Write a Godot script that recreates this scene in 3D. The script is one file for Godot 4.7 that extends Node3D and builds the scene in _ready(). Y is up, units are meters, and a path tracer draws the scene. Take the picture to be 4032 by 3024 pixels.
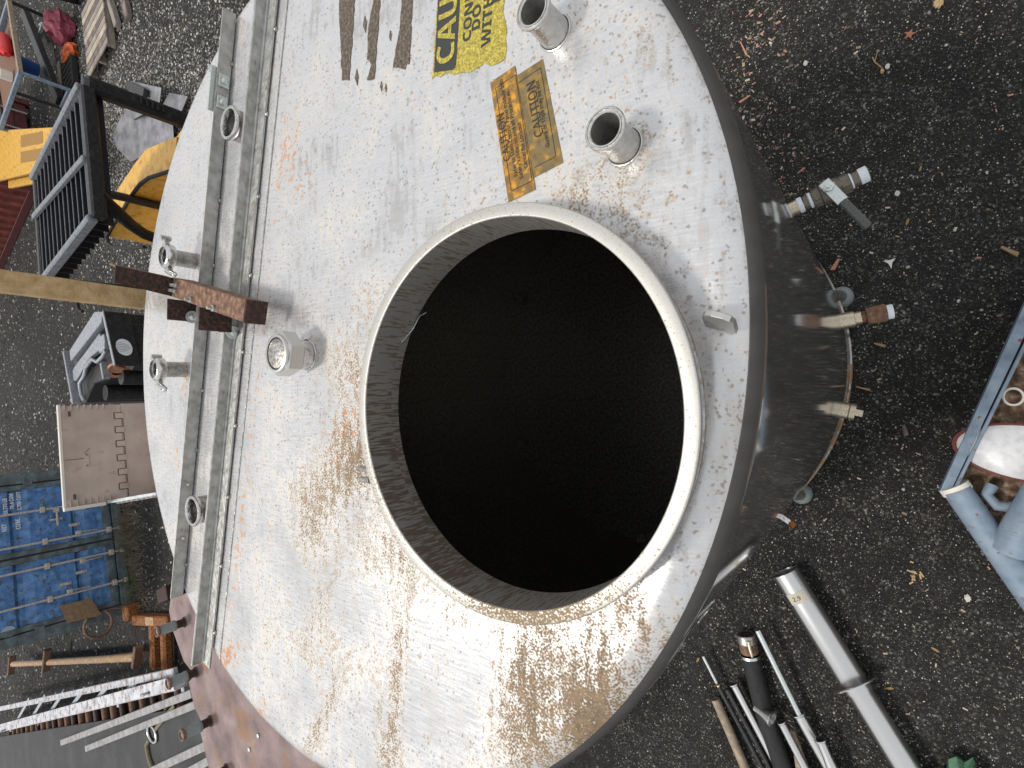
extends Node3D
# A scrap yard seen from above a stainless steel tank. Units are metres, y is up; the camera looks steeply down and is rolled, so that the world's up points to the left of the picture.

const T := 2.48                                   # height of the tank's top plate
const TC := Vector3(0.092, 0, -1.217)             # axis of the tank
const TR := 1.082                                 # radius of the tank
var rng := RandomNumberGenerator.new()
var taken := {}
var M := {}

# ---------------------------------------------------------------- mesh builder
class MB:
	var v := PackedVector3Array()
	var n := PackedVector3Array()
	var u := PackedVector2Array()
	func t(a: Vector3, b: Vector3, c: Vector3, na: Vector3, nb: Vector3, nc: Vector3, ua := Vector2.ZERO, ub := Vector2.ZERO, uc := Vector2.ZERO) -> void:
		var cr := (b - a).cross(c - a)
		if cr.length_squared() < 1e-16: return
		if cr.dot(na + nb + nc) > 0.0:
			v.append_array([a, c, b]); n.append_array([na, nc, nb]); u.append_array([ua, uc, ub])
		else:
			v.append_array([a, b, c]); n.append_array([na, nb, nc]); u.append_array([ua, ub, uc])
	func f3(a: Vector3, b: Vector3, c: Vector3, hint: Vector3) -> void:
		var k := (b - a).cross(c - a).normalized()
		if k.dot(hint) < 0.0: k = -k
		t(a, b, c, k, k, k)
	func f4(a: Vector3, b: Vector3, c: Vector3, d: Vector3, hint: Vector3) -> void:
		f3(a, b, c, hint); f3(a, c, d, hint)
	func hexa(p: Array) -> MB:                      # p[0..3] lower loop, p[4..7] upper loop
		var m := Vector3.ZERO
		for q in p: m += q
		m /= 8.0
		for k in [[0, 1, 2, 3], [4, 5, 6, 7], [0, 1, 5, 4], [1, 2, 6, 5], [2, 3, 7, 6], [3, 0, 4, 7]]:
			var c: Vector3 = (p[k[0]] + p[k[1]] + p[k[2]] + p[k[3]]) / 4.0
			f4(p[k[0]], p[k[1]], p[k[2]], p[k[3]], c - m)
		return self
	func box(c: Vector3, s: Vector3, b := Basis(), bev := 0.0) -> MB:
		var h := s / 2.0
		var e := minf(bev, minf(h.x, minf(h.y, h.z)) * 0.9)
		for ax in 3:
			var i := (ax + 1) % 3
			var j := (ax + 2) % 3
			for sg in [-1.0, 1.0]:
				var q := []
				for w in [[-1, -1], [1, -1], [1, 1], [-1, 1]]:
					var p := Vector3.ZERO
					p[ax] = h[ax] * sg; p[i] = (h[i] - e) * w[0]; p[j] = (h[j] - e) * w[1]
					q.append(c + b * p)
				var hn := Vector3.ZERO
				hn[ax] = sg
				f4(q[0], q[1], q[2], q[3], b * hn)
		if e > 0.0:
			for ax in 3:
				var i := (ax + 1) % 3
				var j := (ax + 2) % 3
				for si in [-1.0, 1.0]:
					for sj in [-1.0, 1.0]:
						var q := []
						for w in [[0, -1.0], [1, -1.0], [1, 1.0], [0, 1.0]]:
							var p := Vector3.ZERO
							p[ax] = (h[ax] - e) * w[1]
							p[i] = (h[i] - (e if w[0] else 0.0)) * si
							p[j] = (h[j] - (0.0 if w[0] else e)) * sj
							q.append(c + b * p)
						var hn := Vector3.ZERO
						hn[i] = si; hn[j] = sj
						f4(q[0], q[1], q[2], q[3], b * hn)
			for sx in [-1.0, 1.0]:
				for sy in [-1.0, 1.0]:
					for sz in [-1.0, 1.0]:
						var k := Vector3(sx, sy, sz)
						f3(c + b * (k * (h - Vector3(0, e, e))), c + b * (k * (h - Vector3(e, 0, e))), c + b * (k * (h - Vector3(e, e, 0))), b * k)
		return self
	func bar(a: Vector3, z: Vector3, w: float, h: float, bev := 0.0, up := Vector3.UP) -> MB:   # a straight bar from a to z
		var d := (z - a)
		var x := d.normalized()
		var s := up.cross(x)
		if s.length() < 0.01: s = Vector3(0, 0, 1).cross(x)
		s = s.normalized()
		return box((a + z) / 2.0, Vector3(d.length(), h, w), Basis(x, x.cross(s) * -1.0, s) if false else Basis(x, s.cross(x), s), bev)
	func tube(pts: Array, r, seg := 12, cap := true) -> MB:
		var prev := Vector3.ZERO
		var rings := []
		var norms := []
		for k in pts.size():
			var d: Vector3
			if k == 0: d = pts[1] - pts[0]
			elif k == pts.size() - 1: d = pts[k] - pts[k - 1]
			else: d = (pts[k + 1] - pts[k]).normalized() + (pts[k] - pts[k - 1]).normalized()
			d = d.normalized()
			var x := prev - d * prev.dot(d)
			if x.length() < 0.05: x = (Vector3.UP if absf(d.y) < 0.9 else Vector3.RIGHT).cross(d)
			x = x.normalized()
			prev = x
			var y := d.cross(x)
			var rr: float = r[k] if r is Array else r
			var ring := []
			var nr := []
			for s in seg:
				var a := TAU * s / seg
				var o := x * cos(a) + y * sin(a)
				ring.append(pts[k] + o * rr); nr.append(o)
			rings.append(ring); norms.append(nr)
		for k in pts.size() - 1:
			for s in seg:
				var s2 := (s + 1) % seg
				t(rings[k][s], rings[k + 1][s], rings[k + 1][s2], norms[k][s], norms[k + 1][s], norms[k + 1][s2])
				t(rings[k][s], rings[k + 1][s2], rings[k][s2], norms[k][s], norms[k + 1][s2], norms[k][s2])
		if cap:
			for e in [[0, 1], [pts.size() - 1, pts.size() - 2]]:
				var dn: Vector3 = (pts[e[0]] - pts[e[1]]).normalized()
				for s in seg: f3(pts[e[0]], rings[e[0]][s], rings[e[0]][(s + 1) % seg], dn)
		return self
	func lathe(prof: Array, seg := 32, xf := Transform3D(), smooth := true, along := false) -> MB:   # prof: (radius, height), walked with the outside on the right
		var sn := []
		for k in prof.size() - 1:
			var d: Vector2 = prof[k + 1] - prof[k]
			sn.append(Vector2(d.y, -d.x).normalized())
		var run := 0.0
		for k in prof.size() - 1:
			var n0: Vector2 = sn[k]
			var n1: Vector2 = sn[k]
			if smooth:
				if k > 0 and sn[k - 1].dot(sn[k]) > 0.75: n0 = (sn[k - 1] + sn[k]).normalized()
				if k < sn.size() - 1 and sn[k + 1].dot(sn[k]) > 0.75: n1 = (sn[k + 1] + sn[k]).normalized()
			var p: Vector2 = prof[k]
			var q: Vector2 = prof[k + 1]
			var va := run if along else p.y
			run += (q - p).length()
			var vb := run if along else q.y
			for s in seg:
				var a := TAU * s / seg
				var b := TAU * (s + 1) / seg
				var ca := Vector3(sin(a), 0, cos(a))
				var cb := Vector3(sin(b), 0, cos(b))
				var u0 := float(s) / seg
				var u1 := float(s + 1) / seg
				var P := [xf * (ca * p.x + Vector3.UP * p.y), xf * (cb * p.x + Vector3.UP * p.y), xf * (cb * q.x + Vector3.UP * q.y), xf * (ca * q.x + Vector3.UP * q.y)]
				var N := [(xf.basis * (ca * n0.x + Vector3.UP * n0.y)).normalized(), (xf.basis * (cb * n0.x + Vector3.UP * n0.y)).normalized(), (xf.basis * (cb * n1.x + Vector3.UP * n1.y)).normalized(), (xf.basis * (ca * n1.x + Vector3.UP * n1.y)).normalized()]
				t(P[0], P[1], P[2], N[0], N[1], N[2], Vector2(u0, va), Vector2(u1, va), Vector2(u1, vb))
				t(P[0], P[2], P[3], N[0], N[2], N[3], Vector2(u0, va), Vector2(u1, vb), Vector2(u0, vb))
		return self
	func prism(poly: Array, y0: float, y1: float, xf := Transform3D(), bev := 0.0) -> MB:   # poly: (x, z) outline
		var pk := PackedVector2Array(poly)
		var area := 0.0
		for k in pk.size(): area += pk[k].cross(pk[(k + 1) % pk.size()])
		if area < 0.0: pk.reverse()
		var inn := PackedVector2Array()
		var m := pk.size()
		for k in m:
			var d0 := (pk[k] - pk[(k + m - 1) % m]).normalized()
			var d1 := (pk[(k + 1) % m] - pk[k]).normalized()
			var o := (d0.orthogonal() + d1.orthogonal())
			inn.append(pk[k] - o / maxf(0.4, o.length_squared() / 2.0) * bev)
		var tri := Geometry2D.triangulate_polygon(inn)
		for k in range(0, tri.size(), 3):
			for e in 2:
				var yy := y1 if e else y0
				var q := []
				for w in 3: q.append(xf * Vector3(inn[tri[k + w]].x, yy, inn[tri[k + w]].y))
				f3(q[0], q[1], q[2], xf.basis * Vector3(0, 1 if e else -1, 0) * signf(y1 - y0))
		var sg := signf(y1 - y0)
		for k in m:
			var a := pk[k]
			var b := pk[(k + 1) % m]
			var o := (b - a).orthogonal()
			var h := xf.basis * Vector3(o.x, 0, o.y)
			f4(xf * Vector3(a.x, y0 + bev * sg, a.y), xf * Vector3(b.x, y0 + bev * sg, b.y), xf * Vector3(b.x, y1 - bev * sg, b.y), xf * Vector3(a.x, y1 - bev * sg, a.y), h)
			if bev > 0.0:
				var ia := inn[k]
				var ib := inn[(k + 1) % m]
				f4(xf * Vector3(a.x, y1 - bev * sg, a.y), xf * Vector3(b.x, y1 - bev * sg, b.y), xf * Vector3(ib.x, y1, ib.y), xf * Vector3(ia.x, y1, ia.y), h + xf.basis * Vector3(0, sg * 0.1, 0))
				f4(xf * Vector3(a.x, y0 + bev * sg, a.y), xf * Vector3(b.x, y0 + bev * sg, b.y), xf * Vector3(ib.x, y0, ib.y), xf * Vector3(ia.x, y0, ia.y), h - xf.basis * Vector3(0, sg * 0.1, 0))
		return self
	func mesh() -> ArrayMesh:
		var a := []
		a.resize(Mesh.ARRAY_MAX)
		a[Mesh.ARRAY_VERTEX] = v; a[Mesh.ARRAY_NORMAL] = n; a[Mesh.ARRAY_TEX_UV] = u
		var m := ArrayMesh.new()
		m.add_surface_from_arrays(Mesh.PRIMITIVE_TRIANGLES, a)
		return m

func V(x: float, y: float, z: float) -> Vector3: return Vector3(x, y, z)
func frame(o: Vector3, y: Vector3, hint := Vector3.RIGHT) -> Transform3D:   # a transform whose local y is the given axis
	y = y.normalized()
	var z := hint.cross(y)
	if z.length() < 0.05: z = Vector3(0, 0, 1).cross(y)
	z = z.normalized()
	return Transform3D(Basis(y.cross(z), y, z), o)

# ---------------------------------------------------------------- things and parts
func numbered(called: String) -> String:
	var k: int = taken.get(called, 0)
	taken[called] = k + 1
	return called if k == 0 else "%s_%03d" % [called, k]
func tag(o: Node3D, label: String, category: String, group := "", kind := "") -> Node3D:
	if label: o.set_meta("label", label)
	if category: o.set_meta("category", category)
	if group: o.set_meta("group", group)
	if kind: o.set_meta("kind", kind)
	return o
func thing(called: String, label: String, category: String, at: Vector3, group := "") -> Node3D:
	var o := Node3D.new()
	o.name = numbered(called)
	add_child(o)
	o.position = at
	return tag(o, label, category, group)
func obj(called: String, mb, m: Material, parent: Node3D = null) -> MeshInstance3D:   # vertices are in world coordinates
	var o := MeshInstance3D.new()
	o.mesh = mb.mesh() if mb is MB else mb
	o.material_override = m
	if parent == null:
		o.name = numbered(called)
		add_child(o)
	else:
		o.name = called
		parent.add_child(o, true)
		if parent.get_parent() == self and not (parent is MeshInstance3D): o.position = -parent.position
	return o
func solo(called: String, label: String, category: String, mb: MB, m: Material, group := "") -> MeshInstance3D:
	var o := obj(called, mb, m)
	tag(o, label, category, group)
	return o
func letters(text: String, size: float, at: Vector3, right: Vector3, up: Vector3, m: Material, parent: Node3D, squeeze := 1.0, bold := false) -> MeshInstance3D:
	var tm := TextMesh.new()
	var fo := SystemFont.new()
	fo.font_names = PackedStringArray(["Droid Sans"])
	if bold: fo.font_weight = 700
	tm.font = fo
	tm.text = text
	tm.font_size = 64
	tm.pixel_size = size / 46.0
	tm.depth = 0.0006 if size < 0.05 else 0.003
	tm.horizontal_alignment = HORIZONTAL_ALIGNMENT_LEFT
	tm.curve_step = 2.0
	var o := MeshInstance3D.new()
	o.mesh = tm
	o.material_override = m
	o.name = "lettering"
	parent.add_child(o, true)
	var z := right.cross(up).normalized()
	var off := Vector3.ZERO
	if parent.get_parent() == self and not (parent is MeshInstance3D): off = -parent.position
	o.transform = Transform3D(Basis(right.normalized() * squeeze, up.normalized(), z), at + off)
	return o

# ---------------------------------------------------------------- procedural materials
func noise(sd: int, freq: float, oct := 4, cell := false) -> FastNoiseLite:
	var f := FastNoiseLite.new()
	f.seed = sd
	f.frequency = freq
	if cell:
		f.noise_type = FastNoiseLite.TYPE_CELLULAR
		f.cellular_return_type = FastNoiseLite.RETURN_CELL_VALUE
		f.fractal_type = FastNoiseLite.FRACTAL_NONE
	else:
		f.noise_type = FastNoiseLite.TYPE_SIMPLEX_SMOOTH
		f.fractal_octaves = oct
		f.fractal_type = FastNoiseLite.FRACTAL_FBM if oct > 1 else FastNoiseLite.FRACTAL_NONE
	return f
func lut(stops: Array) -> PackedByteArray:
	var g := Gradient.new()
	var off := PackedFloat32Array()
	var cs := PackedColorArray()
	for s in stops:
		off.append(s[0]); cs.append(s[1])
	g.offsets = off
	g.colors = cs
	var out := PackedByteArray()
	for k in 256:
		var c := g.sample(k / 255.0)
		out.append_array([int(c.r * 255), int(c.g * 255), int(c.b * 255), int(c.a * 255)])
	return out
# colour from one noise through a ramp, with a second noise's ramp (with alpha) laid over it
func tex(sd: int, freq: float, stops: Array, over := [], freq2 := 0.0, size := 256, cell := false) -> ImageTexture:
	var a := noise(sd, freq, 4, cell).get_seamless_image(size, size).get_data()
	var b := PackedByteArray()
	if over: b = noise(sd + 7, freq2, 4).get_seamless_image(size, size).get_data()
	var la := lut(stops)
	var lb := lut(over) if over else PackedByteArray()
	var out := PackedByteArray()
	out.resize(size * size * 3)
	for k in size * size:
		var i := a[k] * 4
		var r := la[i]
		var g := la[i + 1]
		var bl := la[i + 2]
		if over:
			var j := b[k] * 4
			var w := lb[j + 3]
			r = (r * (255 - w) + lb[j] * w) / 255
			g = (g * (255 - w) + lb[j + 1] * w) / 255
			bl = (bl * (255 - w) + lb[j + 2] * w) / 255
		out[k * 3] = r; out[k * 3 + 1] = g; out[k * 3 + 2] = bl
	return ImageTexture.create_from_image(Image.create_from_data(size, size, false, Image.FORMAT_RGB8, out))
func bump(sd: int, freq: float, strength: float, size := 256, cell := false) -> ImageTexture:
	var im := noise(sd, freq, 4, cell).get_seamless_image(size, size)
	im.convert(Image.FORMAT_RGBA8)
	im.bump_map_to_normal_map(strength)
	return ImageTexture.create_from_image(im)
func mat(called: String, col: Color, rough: float, metal := 0.0, tx: Texture2D = null, metres := 1.0, nm: Texture2D = null, nmk := 1.0) -> StandardMaterial3D:
	var m := StandardMaterial3D.new()
	m.albedo_color = col
	m.roughness = rough
	m.metallic = metal
	if tx or nm:
		m.uv1_triplanar = true
		m.uv1_world_triplanar = true
		m.uv1_scale = Vector3.ONE / metres
	if tx: m.albedo_texture = tx
	if nm:
		m.normal_enabled = true
		m.normal_texture = nm
		m.normal_scale = nmk
	M[called] = m
	return m
func C(r: int, g: int, b: int, a := 255) -> Color: return Color(r / 255.0, g / 255.0, b / 255.0, a / 255.0)

func materials() -> void:
	var W := Color.WHITE
	var nfine := bump(3, 0.09, 3.0)
	var nrust := bump(5, 0.06, 6.0)
	mat("polished", C(206, 205, 204), 0.3, 1.0)
	mat("steel", W, 0.24, 1.0, tex(11, 0.05, [[0.0, C(170, 168, 164)], [0.45, C(205, 205, 205)], [1.0, C(225, 225, 226)]], [[0.0, C(150, 120, 85, 0)], [0.62, C(150, 120, 85, 0)], [0.75, C(150, 120, 85, 140)]], 0.09), 0.35, nfine, 0.25)
	mat("steel_dull", W, 0.42, 0.9, tex(13, 0.05, [[0.0, C(120, 118, 112)], [0.5, C(170, 170, 168)], [1.0, C(198, 198, 196)]], [[0.0, C(150, 115, 80, 0)], [0.6, C(150, 115, 80, 0)], [0.74, C(150, 115, 80, 170)]], 0.05), 0.3, nfine, 0.5)
	mat("angle_steel", W, 0.5, 0.75, tex(17, 0.04, [[0.0, C(140, 140, 136)], [0.5, C(176, 176, 173)], [1.0, C(198, 198, 196)]], [[0.0, C(120, 100, 70, 0)], [0.72, C(130, 105, 72, 0)], [0.86, C(130, 105, 72, 130)]], 0.05), 0.45, nfine, 0.3)
	mat("nozzle_steel", W, 0.34, 0.85, tex(12, 0.05, [[0.0, C(170, 166, 158)], [0.5, C(196, 195, 192)], [1.0, C(210, 210, 209)]]), 0.2, nfine, 0.3)
	mat("nut_steel", C(196, 195, 192), 0.34, 0.8)
	mat("zinc", W, 0.32, 1.0, tex(19, 0.08, [[0.0, C(180, 186, 184)], [1.0, C(225, 232, 230)]]), 0.1, nfine, 0.4)
	mat("rust", W, 0.85, 0.0, tex(23, 0.05, [[0.0, C(78, 56, 45)], [0.4, C(110, 82, 66)], [0.7, C(136, 104, 84)], [1.0, C(160, 130, 108)]], [[0.0, C(60, 36, 28, 150)], [0.3, C(60, 36, 28, 0)], [1.0, C(60, 36, 28, 0)]], 0.05), 0.3, nrust, 0.35)
	mat("rust_dark_or_shaded", W, 0.62, 0.1, tex(29, 0.06, [[0.0, C(28, 18, 15)], [0.5, C(52, 32, 25)], [0.8, C(84, 50, 36)], [1.0, C(110, 70, 52)]]), 0.25, nrust, 0.8)  # dark rust; also the painted shade on the bracket's camera-facing plates
	mat("rust_orange", W, 0.8, 0.0, tex(31, 0.05, [[0.0, C(78, 46, 28)], [0.45, C(132, 80, 40)], [0.75, C(166, 106, 52)], [1.0, C(182, 130, 78)]], [[0.0, C(50, 32, 24, 200)], [0.38, C(50, 32, 24, 0)], [1.0, C(50, 32, 24, 0)]], 0.05), 0.5, nrust, 0.8)
	mat("brass", W, 0.38, 0.9, tex(37, 0.06, [[0.0, C(150, 118, 84)], [0.5, C(206, 196, 174)], [1.0, C(230, 226, 214)]]), 0.1, nfine, 0.5)
	mat("bronze_grey", W, 0.5, 0.6, tex(41, 0.06, [[0.0, C(96, 90, 80)], [1.0, C(142, 136, 126)]]), 0.1, nfine, 0.6)
	mat("thread_tape", C(226, 232, 238), 0.6, 0.0, null, 1.0, nfine, 0.6)
	mat("grey_grip", W, 0.75, 0.0, tex(43, 0.07, [[0.0, C(70, 70, 70)], [1.0, C(118, 118, 116)]]), 0.12, nfine, 0.6)
	mat("wood_post", W, 0.8, 0.0, stretch(tex(47, 0.02, [[0.0, C(150, 122, 84)], [0.5, C(178, 150, 108)], [1.0, C(196, 170, 130)]], [[0.0, C(128, 98, 62, 120)], [0.35, C(128, 98, 62, 0)], [1.0, C(128, 98, 62, 0)]], 0.04)), 0.35, nfine, 0.4)
	mat("wood_grey", W, 0.9, 0.0, tex(53, 0.015, [[0.0, C(118, 108, 102)], [0.45, C(142, 132, 124)], [1.0, C(166, 156, 146)]]), 1.5, nfine, 0.8)
	mat("wood_dark", W, 0.9, 0.0, tex(59, 0.015, [[0.0, C(72, 62, 60)], [0.5, C(112, 100, 96)], [1.0, C(150, 138, 128)]]), 0.8, nfine, 0.8)
	mat("wood_silver", W, 0.85, 0.0, tex(58, 0.02, [[0.0, C(128, 126, 126)], [1.0, C(174, 172, 172)]]), 0.8, nfine, 0.6)
	mat("wood_pale", W, 0.9, 0.0, tex(60, 0.02, [[0.0, C(150, 138, 122)], [1.0, C(196, 186, 168)]]), 1.5, nfine, 0.8)
	mat("black_paint", W, 0.45, 0.0, tex(61, 0.04, [[0.0, C(24, 24, 26)], [0.6, C(36, 36, 38)], [1.0, C(62, 62, 64)]]), 0.5, nfine, 0.3)
	mat("guard_grey", W, 0.5, 0.0, tex(67, 0.04, [[0.0, C(90, 94, 100)], [0.5, C(116, 120, 126)], [1.0, C(140, 144, 150)]]), 0.5, nfine, 0.3)
	mat("slat_dark", W, 0.5, 0.0, tex(71, 0.04, [[0.0, C(18, 19, 26)], [1.0, C(32, 33, 42)]]), 0.5)
	mat("mast_grey", W, 0.45, 0.35, tex(73, 0.05, [[0.0, C(120, 124, 130)], [0.5, C(148, 152, 158)], [1.0, C(166, 170, 176)]]), 0.4, nfine, 0.4)
	mat("copper", C(190, 140, 110), 0.5, 0.6)
	mat("yellow_paint", W, 0.5, 0.0, tex(79, 0.03, [[0.0, C(168, 122, 40)], [0.35, C(208, 160, 66)], [1.0, C(222, 178, 88)]], [[0.0, C(90, 70, 40, 0)], [0.76, C(90, 70, 40, 0)], [0.86, C(90, 70, 40, 120)]], 0.04), 0.8, nfine, 0.2)
	mat("yellow_patch", C(150, 112, 52), 0.7)
	mat("rubber", C(30, 30, 31), 0.75, 0.0, null, 1.0, nfine, 0.5)
	mat("tyre_rubber", W, 0.85, 0.0, tex(89, 0.05, [[0.0, C(28, 28, 28)], [1.0, C(58, 56, 54)]]), 0.4, nfine, 0.8)
	mat("blue_paint", W, 0.5, 0.0, tex(97, 0.018, [[0.0, C(58, 94, 140)], [0.45, C(78, 124, 182)], [0.75, C(102, 146, 196)], [1.0, C(150, 174, 196)]], [[0.0, C(70, 76, 72, 210)], [0.28, C(70, 76, 72, 190)], [0.34, C(70, 76, 72, 0)], [1.0, C(86, 52, 38, 0)]], 0.03, 512), 1.6, nfine, 0.25)
	mat("blue_frame", W, 0.6, 0.0, tex(101, 0.02, [[0.0, C(64, 70, 66)], [0.5, C(88, 100, 104)], [1.0, C(118, 138, 148)]], [[0.0, C(76, 56, 44, 190)], [0.33, C(76, 56, 44, 0)], [1.0, C(76, 56, 44, 0)]], 0.03), 1.0, nfine, 0.3)
	mat("gasket", C(32, 33, 34), 0.8)
	mat("lock_rod", W, 0.55, 0.1, tex(103, 0.05, [[0.0, C(150, 140, 130)], [0.5, C(190, 184, 176)], [1.0, C(208, 204, 198)]], [[0.0, C(120, 88, 66, 0)], [0.62, C(120, 88, 66, 0)], [0.75, C(120, 88, 66, 200)]], 0.05), 0.3)
	mat("white_print", C(222, 226, 230), 0.6)
	mat("chalk", C(150, 170, 180), 0.9)
	mat("red_paint", W, 0.6, 0.0, tex(107, 0.02, [[0.0, C(84, 34, 28)], [0.5, C(122, 54, 44)], [1.0, C(152, 84, 64)]], [[0.0, C(96, 66, 48, 180)], [0.34, C(96, 66, 48, 0)], [1.0, C(96, 66, 48, 0)]], 0.03), 1.2, nfine, 0.3)
	mat("red_dark", W, 0.6, 0.0, tex(109, 0.02, [[0.0, C(62, 22, 24)], [1.0, C(104, 44, 42)]]), 1.0)
	mat("beige_plastic", W, 0.6, 0.0, tex(113, 0.012, [[0.0, C(176, 160, 150)], [0.5, C(190, 175, 165)], [1.0, C(202, 188, 178)]], [[0.0, C(150, 120, 98, 0)], [0.72, C(150, 120, 98, 0)], [0.86, C(150, 120, 98, 90)]], 0.02), 1.4)
	mat("beige_edge", C(222, 216, 206), 0.55)
	mat("beige_joint", C(96, 84, 76), 0.8)
	mat("galv_panel", W, 0.5, 0.4, tex(127, 0.03, [[0.0, C(140, 144, 148)], [1.0, C(190, 196, 200)]]), 0.5)
	mat("mauve", W, 0.6, 0.0, tex(131, 0.015, [[0.0, C(94, 76, 74)], [0.4, C(124, 103, 101)], [0.75, C(138, 117, 115)], [1.0, C(156, 138, 134)]], [[0.0, C(136, 98, 66, 200)], [0.24, C(136, 98, 66, 120)], [0.36, C(136, 98, 66, 0)], [1.0, C(150, 104, 62, 0)]], 0.012), 1.0, nfine, 0.4)
	mat("pvc_grey", W, 0.55, 0.0, tex(137, 0.05, [[0.0, C(104, 112, 112)], [1.0, C(138, 146, 146)]]), 0.3)
	mat("conveyor_white", W, 0.55, 0.1, tex(139, 0.02, [[0.0, C(140, 140, 144)], [0.4, C(186, 188, 194)], [1.0, C(212, 214, 220)]], [[0.0, C(118, 82, 62, 220)], [0.32, C(118, 82, 62, 120)], [0.38, C(118, 82, 62, 0)], [1.0, C(118, 82, 62, 0)]], 0.03), 0.9, nfine, 0.3)
	mat("belt", W, 0.7, 0.0, tex(149, 0.015, [[0.0, C(26, 27, 30)], [0.5, C(36, 37, 40)], [1.0, C(56, 56, 59)]]), 2.2, nfine, 0.3)
	mat("rope", C(120, 112, 92), 0.9)
	mat("cardboard", W, 0.9, 0.0, tex(151, 0.03, [[0.0, C(104, 84, 62)], [1.0, C(146, 122, 94)]]), 0.5)
	mat("rusty_cream", W, 0.8, 0.0, tex(157, 0.03, [[0.0, C(110, 72, 48)], [0.4, C(170, 138, 104)], [1.0, C(206, 186, 156)]]), 0.6, nrust, 0.5)
	mat("slate_blue", W, 0.62, 0.0, tex(163, 0.02, [[0.0, C(100, 114, 128)], [0.5, C(122, 138, 154)], [1.0, C(142, 156, 170)]], [[0.0, C(110, 66, 50, 230)], [0.14, C(110, 66, 50, 200)], [0.18, C(110, 66, 50, 0)], [1.0, C(110, 66, 50, 0)]], 0.03), 0.5, nfine, 0.3)
	mat("mud", W, 0.9, 0.0, tex(167, 0.03, [[0.0, C(48, 34, 26)], [0.45, C(92, 70, 54)], [0.8, C(134, 114, 94)], [1.0, C(160, 142, 120)]]), 0.4, nrust, 1.0)
	mat("porcelain", W, 0.35, 0.0, tex(173, 0.04, [[0.0, C(190, 188, 186)], [0.5, C(216, 216, 218)], [1.0, C(226, 228, 232)]]), 0.4)
	mat("dark_red_rim", C(110, 54, 44), 0.7)
	mat("tan_pipe", W, 0.7, 0.0, tex(179, 0.03, [[0.0, C(120, 104, 88)], [1.0, C(176, 160, 140)]]), 0.4)
	mat("paper_tape", W, 0.8, 0.0, tex(181, 0.05, [[0.0, C(168, 162, 142)], [1.0, C(204, 200, 184)]]), 0.1)
	mat("ink", C(90, 62, 56), 0.8)
	mat("green_plastic", W, 0.6, 0.0, tex(191, 0.04, [[0.0, C(44, 78, 56)], [1.0, C(74, 118, 86)]]), 0.3)
	mat("red_plastic", C(196, 34, 34), 0.45)
	mat("red_bag", W, 0.6, 0.0, tex(193, 0.03, [[0.0, C(104, 40, 56)], [0.6, C(150, 66, 84)], [1.0, C(182, 104, 118)]]), 0.5, nfine, 0.8)
	mat("orange_plastic", W, 0.5, 0.0, tex(197, 0.03, [[0.0, C(176, 78, 34)], [1.0, C(218, 108, 56)]]), 0.4)
	mat("cable", C(168, 176, 174), 0.6)
	mat("bucket_blue", C(40, 80, 150), 0.5)
	mat("sticker_black", C(46, 50, 46), 0.6)
	mat("sticker_yellow", W, 0.55, 0.0, tex(199, 0.03, [[0.0, C(138, 122, 38)], [0.4, C(184, 168, 56)], [1.0, C(206, 192, 84)]], [[0.0, C(120, 108, 66, 220)], [0.42, C(120, 108, 66, 130)], [0.58, C(120, 108, 66, 0)], [1.0, C(120, 108, 62, 0)]], 0.08), 0.12)
	mat("sticker_orange", W, 0.5, 0.0, tex(211, 0.025, [[0.0, C(112, 82, 40)], [0.4, C(160, 114, 36)], [0.6, C(196, 140, 38)], [1.0, C(212, 160, 64)]], [[0.0, C(104, 88, 58, 230)], [0.44, C(104, 88, 58, 150)], [0.54, C(104, 88, 58, 0)], [1.0, C(104, 88, 58, 0)]], 0.02), 0.16)
	mat("sticker_ochre", W, 0.5, 0.0, tex(223, 0.025, [[0.0, C(92, 78, 50)], [0.5, C(126, 102, 50)], [1.0, C(184, 138, 52)]], [[0.0, C(110, 98, 72, 230)], [0.5, C(110, 98, 72, 130)], [0.6, C(110, 98, 72, 0)], [1.0, C(110, 98, 72, 0)]], 0.02), 0.16)
	mat("tape_brown", W, 0.85, 0.0, tex(227, 0.06, [[0.0, C(66, 54, 44)], [0.5, C(92, 81, 70)], [1.0, C(128, 119, 108)]]), 0.16, nrust, 0.5)
	mat("print_dark", C(52, 44, 30), 0.7)
	mat("galv_sheet", W, 0.42, 0.8, tex(229, 0.02, [[0.0, C(112, 110, 110)], [0.5, C(150, 150, 154)], [1.0, C(178, 178, 182)]], [[0.0, C(120, 96, 92, 150)], [0.36, C(120, 96, 92, 0)], [1.0, C(120, 96, 92, 0)]], 0.02), 1.4)
	mat("leaf_brown", C(146, 96, 74), 0.8)
	mat("leaf_tan", C(140, 112, 66), 0.8)
	mat("chip_pink", W, 0.85, 0.0, tex(233, 0.05, [[0.0, C(150, 84, 74)], [0.5, C(176, 124, 104)], [1.0, C(204, 178, 150)]]), 0.1)
	mat("chip_tan", W, 0.85, 0.0, tex(239, 0.05, [[0.0, C(128, 100, 72)], [1.0, C(190, 164, 130)]]), 0.1)
	mat("litter_white", C(214, 214, 208), 0.8)
	mat("stone_buff", C(176, 150, 110), 0.8)
	mat("stone_white", C(196, 194, 186), 0.8)
	var cols := StandardMaterial3D.new()
	cols.vertex_color_use_as_albedo = true
	cols.roughness = 0.75
	M["by_colour"] = cols
func stretch(t: ImageTexture) -> ImageTexture:     # grain: the noise pulled out along one direction
	var im := t.get_image()
	im.resize(256, 32, Image.INTERPOLATE_CUBIC)
	im.resize(256, 256, Image.INTERPOLATE_CUBIC)
	im.rotate_90(CLOCKWISE)
	return ImageTexture.create_from_image(im)

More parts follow.
